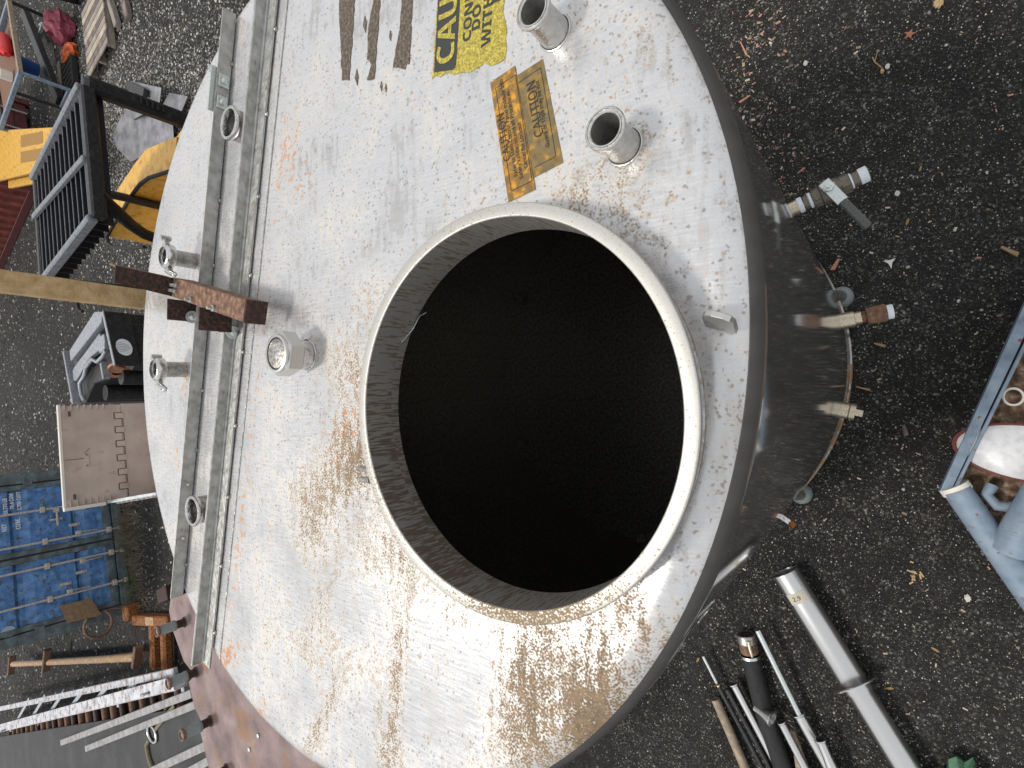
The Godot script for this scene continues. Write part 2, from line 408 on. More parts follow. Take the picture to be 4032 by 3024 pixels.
func _ready() -> void:
	rng.seed = 20240611
	camera_and_light()
	materials()
	ground()
	tank()
	bracket_on_tank()
	pipe_plate()
	containers()
	forklift()
	bulk_bin()
	conveyor_and_scrap()
	far_right_corner()
	near_ground_things()
	gravel()

# ---------------------------------------------------------------- camera, sky, sun
func camera_and_light() -> void:
	var cam := Camera3D.new()
	var th := 0.624
	var right := Vector3(0, -sin(th), cos(th))     # the picture's right is the way down the slope of view
	var up := Vector3.RIGHT                        # the picture's up is the world's right: the camera is held on its side
	var ph := 0.004
	var r2 := right * cos(ph) - up * sin(ph)
	var u2 := up * cos(ph) + right * sin(ph)
	cam.transform = Transform3D(Basis(r2, u2, r2.cross(u2)), Vector3(0, 3.24, 0))
	cam.fov = rad_to_deg(2.0 * atan(1512.0 / 2031.0))
	cam.near = 0.05
	cam.far = 400.0
	cam.name = "camera"
	add_child(cam)
	cam.current = true
	var env := Environment.new()
	env.background_mode = Environment.BG_SKY
	var sm := ProceduralSkyMaterial.new()
	sm.sky_top_color = C(214, 216, 219)
	sm.sky_horizon_color = C(222, 221, 220)
	sm.sky_curve = 0.12
	sm.ground_bottom_color = C(60, 58, 56)
	sm.ground_horizon_color = C(150, 150, 150)
	sm.sun_angle_max = 0.0
	var sky := Sky.new()
	sky.sky_material = sm
	env.sky = sky
	env.background_energy_multiplier = 0.85
	env.tonemap_mode = Environment.TONE_MAPPER_LINEAR
	env.tonemap_exposure = 1.45
	env.sdfgi_enabled = true
	env.ssao_enabled = true
	env.ssil_enabled = true
	var we := WorldEnvironment.new()
	we.environment = env
	we.name = "world"
	add_child(we)
	var sun := DirectionalLight3D.new()
	sun.light_energy = 0.5
	sun.light_angular_distance = 10.0
	sun.light_color = Color(1.0, 0.98, 0.95)
	sun.shadow_enabled = true
	sun.name = "sun"
	add_child(sun)
	sun.look_at_from_position(Vector3.ZERO, Vector3(0.24, -0.9, 0.40), Vector3.UP)

# ---------------------------------------------------------------- ground
func ground() -> void:
	var g := StandardMaterial3D.new()
	g.albedo_texture = tex(301, 0.21, [[0.0, C(26, 26, 26)], [0.6, C(40, 40, 39)], [0.84, C(58, 57, 55)], [0.94, C(92, 90, 86)], [1.0, C(160, 157, 150)]], [[0.0, C(24, 22, 20, 200)], [0.4, C(24, 23, 21, 120)], [0.6, C(40, 36, 30, 0)], [1.0, C(40, 36, 30, 0)]], 0.012, 1024, true)
	g.uv1_triplanar = true
	g.uv1_world_triplanar = true
	g.uv1_scale = Vector3.ONE / 2.1
	g.roughness = 0.92
	g.normal_enabled = true
	g.normal_texture = bump(303, 0.09, 7.0, 1024)
	g.normal_scale = 1.0
	# a patch pattern at another scale hides the repeat
	g.detail_enabled = true
	g.detail_blend_mode = BaseMaterial3D.BLEND_MODE_MUL
	g.detail_uv_layer = BaseMaterial3D.DETAIL_UV_2
	g.detail_albedo = tex(307, 0.015, [[0.0, C(150, 150, 150)], [0.5, C(215, 212, 205)], [1.0, C(255, 255, 255)]], [], 0.0, 256)
	g.uv2_triplanar = true
	g.uv2_world_triplanar = true
	g.uv2_scale = Vector3.ONE / 9.0
	var mb := MB.new()
	mb.f4(V(-150, 0, 60), V(150, 0, 60), V(150, 0, -200), V(-150, 0, -200), Vector3.UP)
	var o := obj("ground", mb, g)
	tag(o, "", "", "", "structure")

func pebble(sd: int) -> ArrayMesh:
	var r := RandomNumberGenerator.new()
	r.seed = sd
	var top := []
	var n := 6
	var mb := MB.new()
	var lo := []
	var hi := []
	for k in n:
		var a := TAU * k / n
		lo.append(V(cos(a) * r.randf_range(0.8, 1.15), -0.1, sin(a) * r.randf_range(0.8, 1.15)))
		hi.append(V(cos(a) * r.randf_range(0.4, 0.75), r.randf_range(0.35, 0.6), sin(a) * r.randf_range(0.4, 0.75)))
	top = [V(r.randf_range(-0.1, 0.1), 0.62, r.randf_range(-0.1, 0.1))]
	for k in n:
		var k2 := (k + 1) % n
		mb.f4(lo[k], lo[k2], hi[k2], hi[k], lo[k] + lo[k2] + Vector3.UP * 0.5)
		mb.f3(hi[k], hi[k2], top[0], Vector3.UP)
	return mb.mesh()
func flake() -> ArrayMesh:
	var mb := MB.new()
	mb.hexa([V(-1, 0, -0.9), V(0.9, 0, -1), V(1, 0, 0.8), V(-0.8, 0, 1), V(-0.9, 1, -0.85), V(0.85, 1, -0.9), V(0.9, 1, 0.75), V(-0.7, 1, 0.9)])
	return mb.mesh()
func scatter(called: String, mesh: Mesh, xf: Array, cols: Array, label: String, category: String) -> void:
	var mm := MultiMesh.new()
	mm.transform_format = MultiMesh.TRANSFORM_3D
	mm.use_colors = true
	mm.mesh = mesh
	mm.instance_count = xf.size()
	for k in xf.size():
		mm.set_instance_transform(k, xf[k])
		mm.set_instance_color(k, cols[k])
	var o := MultiMeshInstance3D.new()
	o.multimesh = mm
	o.material_override = M["by_colour"]
	o.name = numbered(called)
	add_child(o)
	tag(o, label, category, "", "stuff")
func under_tank(x: float, z: float) -> bool:
	return Vector2(x - TC.x, z - TC.z).length() < TR - 0.2
func gravel() -> void:
	var pal := [Color(0.035, 0.035, 0.034), Color(0.06, 0.06, 0.058), Color(0.11, 0.108, 0.1), Color(0.2, 0.2, 0.19), Color(0.36, 0.35, 0.32), Color(0.55, 0.53, 0.49)]
	for zone in 3:
		for variant in 2:
			var xf := []
			var cols := []
			var count: int = [46000, 18000, 26000][zone]
			for k in count:
				var x: float
				var z: float
				var s: float
				if zone == 0:
					x = rng.randf_range(-2.7, 2.6); z = rng.randf_range(-1.5, 0.85)
					if under_tank(x, z): continue
					s = 0.0014 + 0.0036 * pow(rng.randf(), 3.0)
					if rng.randf() < 0.003: s = rng.randf_range(0.006, 0.01)
				elif zone == 2:                        # a paler gravelled strip beyond the tank
					z = -rng.randf_range(5.5, 13.5)
					x = absf(z) * 0.36 + rng.randfn(0.0, 1.0) * 1.3 + 0.6
					s = 0.007 + 0.019 * pow(rng.randf(), 2.5)
				else:
					z = -rng.randf_range(5.0, 19.5)
					x = rng.randf_range(-0.55, 0.72) * absf(z) + 0.5
					s = (0.006 + 0.016 * pow(rng.randf(), 3.0)) * (0.6 + absf(z) / 14.0)
				var w := rng.randf()
				var ci := 0 if w < 0.24 else 1 if w < 0.46 else 2 if w < 0.68 else 3 if w < 0.84 else 4 if w < 0.95 else 5
				var c: Color = pal[mini(ci + (1 if zone == 2 and rng.randf() < 0.5 else 0), 5)]
				if rng.randf() < 0.12: c = c * Color(1.15, 1.0, 0.78)
				xf.append(Transform3D(Basis.from_euler(V(rng.randf_range(-0.4, 0.4), rng.randf() * TAU, rng.randf_range(-0.4, 0.4))).scaled(V(s, s * rng.randf_range(0.6, 1.0), s * rng.randf_range(0.65, 1.0))), V(x, 0.0005, z)))
				cols.append(c)
			scatter("gravel", pebble(900 + zone * 2 + variant), xf, cols, "loose gravel specks strewn over the black yard ground", "gravel")
	# splinters and chips of wood, thick beside the tank
	var xf := []
	var cols := []
	for k in 700:
		var x: float
		var z: float
		if k < 330:
			x = 0.75 + absf(rng.randfn(0.0, 0.55)) + 0.2; z = -0.95 + (2.1 - x) * 0.38 + rng.randfn(0.0, 0.16)
		else:
			x = rng.randf_range(-2.4, 2.4); z = rng.randf_range(-0.7, 0.75)
		if under_tank(x, z): continue
		var l := rng.randf_range(0.003, 0.012)
		if k >= 620:
			x = 1.95 + rng.randfn(0.0, 0.16); z = -0.6 + rng.randfn(0.0, 0.08); l = rng.randf_range(0.005, 0.014)
		xf.append(Transform3D(Basis.from_euler(V(rng.randf_range(-0.15, 0.15), rng.randf() * TAU, rng.randf_range(-0.2, 0.2))).scaled_local(V(l, rng.randf_range(0.0008, 0.002), l * rng.randf_range(0.14, 0.6))), V(x, 0.003, z)))
		cols.append([Color(0.3, 0.2, 0.13), Color(0.36, 0.27, 0.17), Color(0.42, 0.2, 0.15), Color(0.2, 0.15, 0.11), Color(0.5, 0.44, 0.34)][rng.randi() % 5])
	scatter("wood_splinters", flake(), xf, cols, "small splinters of wood scattered on the ground around the tank", "splinters")

# ---------------------------------------------------------------- the tank
const MC := Vector3(-0.048, 0, -0.544)             # axis of the manhole
const MR := 0.351
const SPAN := 2.3
func blob_mask(n: int, blobs: Array) -> PackedFloat32Array:   # x, z, half length, half width, turn, strength
	var im := Image.create_empty(n, n, false, Image.FORMAT_RF)
	for j in n:
		for i in n:
			var x := TC.x + (float(i) / n - 0.5) * SPAN
			var z := TC.z + (float(j) / n - 0.5) * SPAN
			var s := 0.0
			for b in blobs:
				var dx: float = x - b[0]
				var dz: float = z - b[1]
				var c := cos(deg_to_rad(b[4]))
				var w := sin(deg_to_rad(b[4]))
				var p: float = (dx * c + dz * w) / b[2]
				var q: float = (-dx * w + dz * c) / b[3]
				var d: float = p * p + q * q
				if d < 6.0: s += b[5] * exp(-d)
			im.set_pixel(i, j, Color(s, 0, 0))
	im.resize(1400, 1400, Image.INTERPOLATE_BILINEAR)
	return im.get_data().to_float32_array()
func top_material() -> StandardMaterial3D:
	var S := 1400
	var mB := blob_mask(140, [[-0.54, -0.53, 0.14, 0.055, 8, 0.74], [-0.55, -0.395, 0.15, 0.065, -6, 0.8], [-0.38, -0.31, 0.11, 0.04, -25, 0.46], [-0.68, -0.46, 0.14, 0.13, 0, 0.42], [-0.5, -0.33, 0.1, 0.06, -30, 0.3], [-0.1, -1.06, 0.22, 0.08, 20, 0.58], [-0.16, -0.97, 0.14, 0.06, 30, 0.44], [-0.35, -1.2, 0.1, 0.07, 0, 0.4], [-0.3, -1.0, 0.16, 0.09, 30, 0.26], [-0.62, -0.86, 0.2, 0.025, 4, 0.5], [-0.8, -0.9, 0.12, 0.045, 0, 0.52], [-0.84, -1.14, 0.17, 0.022, 30, 0.5], [-0.6, -1.15, 0.2, 0.08, 15, 0.22], [0.3, -0.38, 0.1, 0.07, 30, 0.4], [0.22, -0.3, 0.1, 0.05, 30, 0.3], [0.5, -0.31, 0.05, 0.06, 0, 0.26], [0.68, -0.52, 0.03, 0.05, 0, 0.2], [0.1, -0.95, 0.2, 0.06, 0, 0.12], [-0.3, -1.45, 0.25, 0.06, 12, 0.16], [0.55, -1.22, 0.1, 0.07, 0, 0.3], [-0.45, -0.9, 0.45, 0.42, 0, 0.13], [-0.6, -1.3, 0.3, 0.2, 0, 0.1], [0.376, -0.31, 0.05, 0.05, 0, 0.2], [0.61, -0.44, 0.05, 0.05, 0, 0.16], [0.08, -1.17, 0.06, 0.05, 0, 0.22], [-0.38, -0.6, 0.05, 0.2, 0, 0.2], [-0.3, -0.85, 0.12, 0.05, 45, 0.26]])
	var mO := blob_mask(140, [[0.6, -1.27, 0.14, 0.05, 12, 0.34], [0.5, -1.2, 0.07, 0.04, 40, 0.22], [-0.82, -1.6, 0.12, 0.035, 60, 0.46], [-0.93, -1.44, 0.06, 0.03, 45, 0.5], [-0.72, -1.86, 0.1, 0.03, 15, 0.1], [-0.62, -1.79, 0.1, 0.02, 15, 0.44], [0.0, -1.9, 0.05, 0.03, 0, 0.45], [-0.25, -1.97, 0.05, 0.03, 0, 0.4], [-0.12, -1.05, 0.14, 0.04, 25, 0.36], [-0.36, -1.09, 0.03, 0.008, -8, 0.5], [0.45, -1.86, 0.06, 0.02, 0, 0.25], [0.1, -1.42, 0.9, 0.018, 12, 0.2], [-0.5, -1.55, 0.4, 0.02, 12, 0.28], [-0.3, -1.25, 0.05, 0.03, 0, 0.12], [-0.4, -1.38, 0.06, 0.03, 0, 0.24]])
	var nf := noise(401, 0.3, 2).get_image(S, S).get_data()
	var nm := noise(402, 0.06, 4).get_image(S, S).get_data()
	var nc := noise(403, 0.006, 4).get_image(S, S).get_data()
	var ns := noise(404, 0.42, 1, true).get_image(S, S).get_data()
	var si := noise(405, 0.07, 4).get_image(200, S)        # wiped and run marks, drawn out to the left and right
	si.resize(S, S, Image.INTERPOLATE_CUBIC)
	var nw := si.get_data()
	var gi := noise(406, 0.3, 2).get_image(S, 110)         # fine grinding marks across the sheet
	gi.resize(S, S, Image.INTERPOLATE_CUBIC)
	var ng := gi.get_data()
	var al := PackedByteArray()
	al.resize(S * S * 3)
	var rm := PackedByteArray()
	rm.resize(S * S * 3)
	for k in S * S:
		var f := nf[k] / 255.0 - 0.5
		var m := nm[k] / 255.0 - 0.5
		var c := nc[k] / 255.0 - 0.5
		var w := nw[k] / 255.0 - 0.5
		var gr := ng[k] / 255.0 - 0.5
		var q := mB[k]
		var r := 206.0 + f * 12.0 + m * 8.0 + gr * 10.0
		var g := r
		var b := r + 1.0
		var rough := 0.29 + f * 0.08 + c * 0.12 + gr * 0.16
		var metal := 0.6
		# pale dried film
		var at := clampf((c * 0.9 + f * 0.7 + m * 0.4 + w * 0.9 + q * 0.9 - 0.02) * 1.3, 0.0, 0.75)
		if at > 0.0:
			r = lerpf(r, 199, at); g = lerpf(g, 193, at); b = lerpf(b, 184, at)
			rough = lerpf(rough, 0.6, at); metal = lerpf(metal, 0.15, at)
		# grey smears of old dirt
		var ag := clampf((-c * 1.0 + m * 0.6 + w * 0.8 + f * 0.6 - 0.2) * 1.8, 0.0, 0.42)
		if ag > 0.0:
			r = lerpf(r, 146, ag); g = lerpf(g, 144, ag); b = lerpf(b, 142, ag)
			rough = lerpf(rough, 0.5, ag)
		# brown grime: grains, runs and a darker tide line round each puddle
		var lv := q + f * 1.25 + m * 0.65 + w * 0.45 + c * 0.35
		var td := q + m * 0.28 + c * 0.3 - 0.3
		var ab := clampf((lv - 0.5) * 2.9, 0.0, 0.9)
		ab = maxf(ab, exp(-td * td * 900.0) * clampf(0.3 + f * 1.4, 0.0, 0.42) * (1.0 if q > 0.08 else 0.0))
		if ab > 0.0:
			r = lerpf(r, 114 + m * 60, ab); g = lerpf(g, 92 + m * 52, ab); b = lerpf(b, 67 + m * 44, ab)
			rough = lerpf(rough, 0.8, ab); metal = lerpf(metal, 0.0, ab)
		# rust bloom
		var ao := clampf((mO[k] + m * 1.0 + f * 0.6 - 0.36) * 4.0, 0.0, 0.85)
		if ao > 0.0:
			r = lerpf(r, 176 + m * 50, ao); g = lerpf(g, 120 + m * 50, ao); b = lerpf(b, 78 + m * 50, ao)
			rough = lerpf(rough, 0.8, ao); metal = lerpf(metal, 0.0, ao)
		# single specks
		if ns[k] > 241 and c + m > -0.05:
			r = lerpf(r, 136, 0.55); g = lerpf(g, 112, 0.55); b = lerpf(b, 96, 0.55)
			metal *= 0.5
		elif ns[k] < 4 and c + m < 0.1:
			r = lerpf(r, 110, 0.5); g = lerpf(g, 106, 0.5); b = lerpf(b, 104, 0.5)
		var i := k * 3
		al[i] = int(clampf(r, 0, 255)); al[i + 1] = int(clampf(g, 0, 255)); al[i + 2] = int(clampf(b, 0, 255))
		rm[i] = int(clampf(rough, 0, 1) * 255); rm[i + 1] = int(metal * 255)
	# scratches through the film, down to bright metal
	var rs := RandomNumberGenerator.new()
	rs.seed = 77
	for k in 170:
		var x := rs.randf_range(60, S - 60)
		var y := rs.randf_range(60, S - 60)
		var an := rs.randfn(0.5, 0.8)
		var ln := int(rs.randf_range(12, 90))
		for j in ln:
			var px := int(x + cos(an) * j)
			var py := int(y + sin(an) * j)
			if px < 0 or py < 0 or px >= S or py >= S: continue
			var i := (py * S + px) * 3
			for w in 3: al[i + w] = int(lerpf(al[i + w], 218, 0.5))
			rm[i] = int(rm[i] * 0.8)
	var mt := StandardMaterial3D.new()
	mt.albedo_texture = ImageTexture.create_from_image(Image.create_from_data(S, S, false, Image.FORMAT_RGB8, al))
	var rt := ImageTexture.create_from_image(Image.create_from_data(S, S, false, Image.FORMAT_RGB8, rm))
	mt.roughness = 1.0
	mt.roughness_texture = rt
	mt.roughness_texture_channel = BaseMaterial3D.TEXTURE_CHANNEL_RED
	mt.metallic = 1.0
	mt.metallic_texture = rt
	mt.metallic_texture_channel = BaseMaterial3D.TEXTURE_CHANNEL_GREEN
	return mt
# steel wrapped round an axis: u is the angle, v the height; stains, and on the neck painted shade, where mask(angle) asks for them
func wrapped(sd: int, w: int, h: int, fu: float, fv: float, base: Color, dirt_or_shade: Color, level: Callable, rough: float, metal: float) -> StandardMaterial3D:
	var n := noise(sd, 1.0, 4)
	var out := PackedByteArray()
	var rm := PackedByteArray()
	for j in h:
		for i in w:
			var a := TAU * i / w
			var x := n.get_noise_3d(cos(a) * fu, sin(a) * fu, j * fv / h) * 0.9
			var l: float = level.call(float(i) / w, float(j) / h)
			var d := clampf((x + l) * 4.0, 0.0, 0.95)
			var c := base.lerp(dirt_or_shade, d)
			var e := x * 12.0
			out.append_array([int(clampf(c.r * 255 + e, 0, 255)), int(clampf(c.g * 255 + e, 0, 255)), int(clampf(c.b * 255 + e, 0, 255))])
			rm.append_array([int(lerpf(rough, 0.8, d) * 255), int(lerpf(metal, 0.0, d) * 255), 0])
	var mt := StandardMaterial3D.new()
	mt.albedo_texture = ImageTexture.create_from_image(Image.create_from_data(w, h, false, Image.FORMAT_RGB8, out))
	var rt := ImageTexture.create_from_image(Image.create_from_data(w, h, false, Image.FORMAT_RGB8, rm))
	mt.roughness = 1.0
	mt.roughness_texture = rt
	mt.roughness_texture_channel = BaseMaterial3D.TEXTURE_CHANNEL_RED
	mt.metallic = 1.0
	mt.metallic_texture = rt
	mt.metallic_texture_channel = BaseMaterial3D.TEXTURE_CHANNEL_GREEN
	return mt
func arc(cx: float, cy: float, r: float, a0: float, a1: float, n: int) -> Array:
	var out := []
	for k in n + 1:
		var a := deg_to_rad(lerpf(a0, a1, float(k) / n))
		out.append(Vector2(cx + cos(a) * r, cy + sin(a) * r))
	return out

func tank() -> void:
	var t := thing("steel_tank", "large round stainless steel tank with an open manhole in its stained top", "tank", V(TC.x, 0, TC.z))
	var K := 0.062
	# shell: upright wall, rounded knuckle at the top
	var shell_m := wrapped(431, 1024, 256, 30.0, 12.0, C(150, 148, 145), C(150, 104, 62), func(u: float, v: float) -> float:
		var near := absf(u - (1.0 if u > 0.5 else 0.0))
		return -0.62 + (0.62 if v < 0.1 and near < 0.12 and u > 0.5 else 0.0) + (0.35 if v < 0.05 else 0.0), 0.075, 0.74)
	shell_m.uv1_scale = V(1, 1.0 / 2.48, 1)
	var split := 43.0                               # below this slope the rounded edge is bare polished metal
	var prof := [Vector2(TR - 0.03, 0.1)]
	prof.append_array(arc(TR - 0.03, 0.13, 0.03, -90, 0, 4))
	for k in 8: prof.append(Vector2(TR, 0.13 + (T - K - 0.13) * (k + 1) / 8.0))
	prof.append_array(arc(TR - K, T - K, K, 0, split, 6).slice(1))
	obj("shell", MB.new().lathe(prof, 160, Transform3D(Basis(), V(TC.x, 0, TC.z))), shell_m, t)
	obj("base_ring", MB.new().lathe([Vector2(TR - 0.03, 0.06), Vector2(TR + 0.006, 0.06), Vector2(TR + 0.008, 0.064), Vector2(TR + 0.008, 0.122), Vector2(TR + 0.004, 0.126), Vector2(TR - 0.002, 0.132)], 160, Transform3D(Basis(), V(TC.x, 0, TC.z))), shell_m, t)
	var inside := [Vector2(0.0, 0.16), Vector2(TR - 0.01, 0.16), Vector2(TR - 0.01, T - 0.07), Vector2(TR - 0.07, T - 0.008), Vector2(TR - 0.08, T - 0.006)]
	inside.reverse()
	obj("inner_wall", MB.new().lathe(inside, 64, Transform3D(Basis(), V(TC.x, 0, TC.z))), M.steel_dull, t)
	var floor_prof := [Vector2(TR - 0.03, 0.1), Vector2(0.0, 0.1)]
	floor_prof.reverse()
	obj("bottom", MB.new().lathe(floor_prof, 64, Transform3D(Basis(), V(TC.x, 0, TC.z))), M.steel_dull, t)
	# top plate with its openings
	var holes := [[MC.x, MC.z, MR - 0.012, 96], [0.372, -0.329, 0.0255, 20], [0.6, -0.454, 0.0255, 20]]
	var pts := PackedVector2Array()
	for k in 180: pts.append(Vector2(TC.x + sin(TAU * k / 180) * (TR - K), TC.z + cos(TAU * k / 180) * (TR - K)))
	for h in holes:
		for k in h[3]: pts.append(Vector2(h[0] + sin(TAU * k / h[3]) * h[2], h[1] + cos(TAU * k / h[3]) * h[2]))
	for i in range(-12, 13):
		for j in range(-12, 13):
			var p := Vector2(TC.x + i * 0.085 + j * 0.001, TC.z + j * 0.085)
			var ok := p.distance_to(Vector2(TC.x, TC.z)) < TR - K - 0.03
			for h in holes:
				if p.distance_to(Vector2(h[0], h[1])) < h[2] + 0.02: ok = false
			if ok: pts.append(p)
	var tri := Geometry2D.triangulate_delaunay(pts)
	var top := MB.new()
	for k in range(0, tri.size(), 3):
		var c := (pts[tri[k]] + pts[tri[k + 1]] + pts[tri[k + 2]]) / 3.0
		var skip := false
		for h in holes:
			if c.distance_to(Vector2(h[0], h[1])) < h[2] * 0.995: skip = true
		if skip: continue
		var q := []
		var uv := []
		for w in 3:
			var p := pts[tri[k + w]]
			q.append(V(p.x, T, p.y)); uv.append(Vector2((p.x - TC.x) / SPAN + 0.5, (p.y - TC.z) / SPAN + 0.5))
		top.t(q[0], q[1], q[2], Vector3.UP, Vector3.UP, Vector3.UP, uv[0], uv[1], uv[2])
	var kn := arc(TR - K, T - K, K, split, 90, 12)
	for k in 12:
		var p: Vector2 = kn[k]
		var q: Vector2 = kn[k + 1]
		for j in 180:
			var P := []
			var N := []
			var U := []
			for e in [[p, j, k], [p, j + 1, k], [q, j + 1, k + 1], [q, j, k + 1]]:
				var dr := V(sin(TAU * e[1] / 180), 0, cos(TAU * e[1] / 180))
				var w: Vector3 = V(TC.x, 0, TC.z) + dr * e[0].x + V(0, e[0].y, 0)
				var el: float = deg_to_rad(lerpf(split, 90.0, e[2] / 12.0))
				P.append(w); N.append(dr * cos(el) + V(0, sin(el), 0)); U.append(Vector2(dr.x, dr.z) * (TR - K + K * (PI / 2 - el)) / SPAN + Vector2(0.5, 0.5))
			top.t(P[0], P[1], P[2], N[0], N[1], N[2], U[0], U[1], U[2])
			top.t(P[0], P[2], P[3], N[0], N[2], N[3], U[0], U[2], U[3])
	obj("top_plate", top, top_material(), t)
	# manhole
	var at := Transform3D(Basis(), V(MC.x, T, MC.z))
	var collar_m := wrapped(433, 2048, 48, 60.0, 11.0, C(186, 184, 179), C(136, 114, 86), func(u: float, _v: float) -> float:
		return -0.33 + 0.62 * exp(-pow((u - 0.79) / 0.08, 2)) + 0.22 * exp(-pow((u - 0.58) / 0.06, 2)) + 0.12 * exp(-pow((u - 0.3) / 0.1, 2)), 0.44, 0.55)
	var cp := [Vector2(MR - 0.022, 0.06), Vector2(MR - 0.004, 0.06)]
	cp.append_array(arc(MR - 0.003, 0.063, 0.003, -90, 0, 3))
	cp.append_array(arc(MR - 0.003, 0.067, 0.003, 0, 90, 3))
	cp.append_array(arc(MR - 0.0203, 0.0673, 0.0027, 90, 180, 4))
	var clen := 0.0
	for k in cp.size() - 1: clen += (cp[k + 1] - cp[k]).length()
	collar_m.uv1_scale = V(1, 1.0 / clen, 1)
	var collar := obj("manhole_collar", MB.new().lathe(cp, 128, at, true, true), collar_m, t)
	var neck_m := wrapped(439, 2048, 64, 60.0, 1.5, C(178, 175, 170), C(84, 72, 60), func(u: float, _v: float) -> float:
		return -0.03 + 0.16 * exp(-pow((u - 0.55) / 0.09, 2)) + 0.3 * exp(-pow((u - 0.68) / 0.07, 2)), 0.42, 0.6)  # brown streaks; the darkening at far left is shade painted into the wall
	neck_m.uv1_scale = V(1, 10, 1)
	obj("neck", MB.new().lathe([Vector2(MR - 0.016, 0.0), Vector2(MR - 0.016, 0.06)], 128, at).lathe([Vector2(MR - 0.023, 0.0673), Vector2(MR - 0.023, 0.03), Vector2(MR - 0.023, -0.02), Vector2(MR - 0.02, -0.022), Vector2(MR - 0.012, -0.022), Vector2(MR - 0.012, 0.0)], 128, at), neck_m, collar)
	obj("weld_bead", MB.new().lathe(arc(MR - 0.016, 0.001, 0.0045, -90, 90, 4), 128, at), M.steel_dull, collar)
	obj("hanging_wire", MB.new().tube([V(-0.0, T + 0.0, MC.z - 0.325), V(0.03, T - 0.02, MC.z - 0.31), V(0.055, T - 0.015, MC.z - 0.285), V(0.06, T - 0.01, MC.z - 0.26)].map(func(p: Vector3) -> Vector3: return p + V(0.09, 0, 0.03)), 0.0012, 6), M.zinc, collar)
	# sanitary nozzles
	for a in [V(0.6, T, -0.454), V(0.372, T, -0.329)]:
		var nx := Transform3D(Basis.from_scale(V(0.94, 0.8, 0.94)), a)
		var nz := obj("nozzle", MB.new().lathe([Vector2(0.031, 0.0), Vector2(0.029, 0.004), Vector2(0.0275, 0.07), Vector2(0.0275, 0.081), Vector2(0.0255, 0.081), Vector2(0.0245, 0.07), Vector2(0.0245, -0.03)], 40, nx), M.nozzle_steel, t)
		obj("rim", MB.new().lathe([Vector2(0.0275, 0.074), Vector2(0.033, 0.079), Vector2(0.034, 0.082), Vector2(0.034, 0.086), Vector2(0.0325, 0.0875), Vector2(0.031, 0.0875), Vector2(0.0303, 0.0855), Vector2(0.0288, 0.0855), Vector2(0.028, 0.0875), Vector2(0.026, 0.0875), Vector2(0.0245, 0.086), Vector2(0.0245, 0.07)], 40, nx), M.nozzle_steel, nz)
		obj("weld_bead", MB.new().lathe(arc(0.031, 0.0, 0.003, -90, 90, 4), 40, nx), M.nozzle_steel, nz)
	# two wide ferrules between the angle bars
	for a in [V(0.73, T, -1.475), V(-0.384, T, -1.712)]:
		var fr := obj("ferrule", MB.new().lathe([Vector2(0.042, 0.0), Vector2(0.041, 0.038), Vector2(0.037, 0.038), Vector2(0.037, -0.004), Vector2(0.0, -0.004)], 40, Transform3D(Basis(), a + V(0, 0.006, 0))), M.steel_dull, t)
		obj("rim", MB.new().lathe([Vector2(0.041, 0.034), Vector2(0.0465, 0.041), Vector2(0.047, 0.047), Vector2(0.0455, 0.05), Vector2(0.0445, 0.05), Vector2(0.0437, 0.0482), Vector2(0.042, 0.0482), Vector2(0.0412, 0.05), Vector2(0.038, 0.05), Vector2(0.037, 0.048), Vector2(0.037, 0.03)], 40, Transform3D(Basis(), a + V(0, 0.006, 0))), M.steel, fr)
	# hexagon cap on a short collar
	var hx := V(0.076, T, -1.19)
	var cap := obj("hex_cap", MB.new().lathe([Vector2(0.038, 0.0), Vector2(0.037, 0.003), Vector2(0.036, 0.034), Vector2(0.0, 0.034)], 36, Transform3D(Basis(), hx)), M.steel, t)
	var hex := []
	for k in 6: hex.append(Vector2(sin(TAU * (k + 0.3) / 6) * 0.056, cos(TAU * (k + 0.3) / 6) * 0.056))
	obj("nut", MB.new().prism(hex, 0.034, 0.078, Transform3D(Basis(), hx), 0.005).lathe([Vector2(0.048, 0.0775), Vector2(0.046, 0.083), Vector2(0.041, 0.0845), Vector2(0.0395, 0.083), Vector2(0.0395, 0.07)], 36, Transform3D(Basis(), hx)), M.nut_steel, cap)
	obj("gasket", MB.new().lathe([Vector2(0.0395, 0.079), Vector2(0.0365, 0.079)], 36, Transform3D(Basis(), hx)), M.gasket, cap)
	obj("plug", MB.new().lathe([Vector2(0.0365, 0.072), Vector2(0.036, 0.0815), Vector2(0.034, 0.0825), Vector2(0.0, 0.083)], 36, Transform3D(Basis(), hx)), M.steel_dull, cap)
	obj("weld_bead", MB.new().lathe(arc(0.0375, 0.001, 0.003, -90, 90, 4), 36, Transform3D(Basis(), hx)), M.steel, cap)
	# lifting tab and two pins beside the manhole
	var tb := Basis(V(-0.42, 0, 0.91).normalized(), Vector3.UP, V(-0.91, 0, -0.42).normalized())
	obj("lifting_tab", MB.new().prism([Vector2(-0.022, 0.0), Vector2(0.022, 0.0), Vector2(0.022, 0.03), Vector2(0.017, 0.038), Vector2(0.008, 0.042), Vector2(-0.008, 0.042), Vector2(-0.017, 0.038), Vector2(-0.022, 0.03)], -0.0045, 0.0045, Transform3D(Basis(V(-0.3, 0, 0.954), V(-0.9, 0.35, -0.28).normalized(), V(0.36, 0.92, 0.1).normalized()).orthonormalized(), V(0.078, T + 0.001, -0.184)), 0.001), M.nut_steel, t)
	for k in 2:
		obj("pin", MB.new().tube([V(-0.187 - 0.022 * k, T + 0.03, -0.905), V(-0.187 - 0.024 * k, T + 0.022, -0.945)], 0.007, 10), M.steel_dull, t)
	# angle bars across the top: an upright leg each; the far bar's foot points away, the near bar's foot towards the camera
	var d := V(1.0, 0, 0.208).normalized()
	var o := V(-d.z, 0, d.x)                        # towards the camera
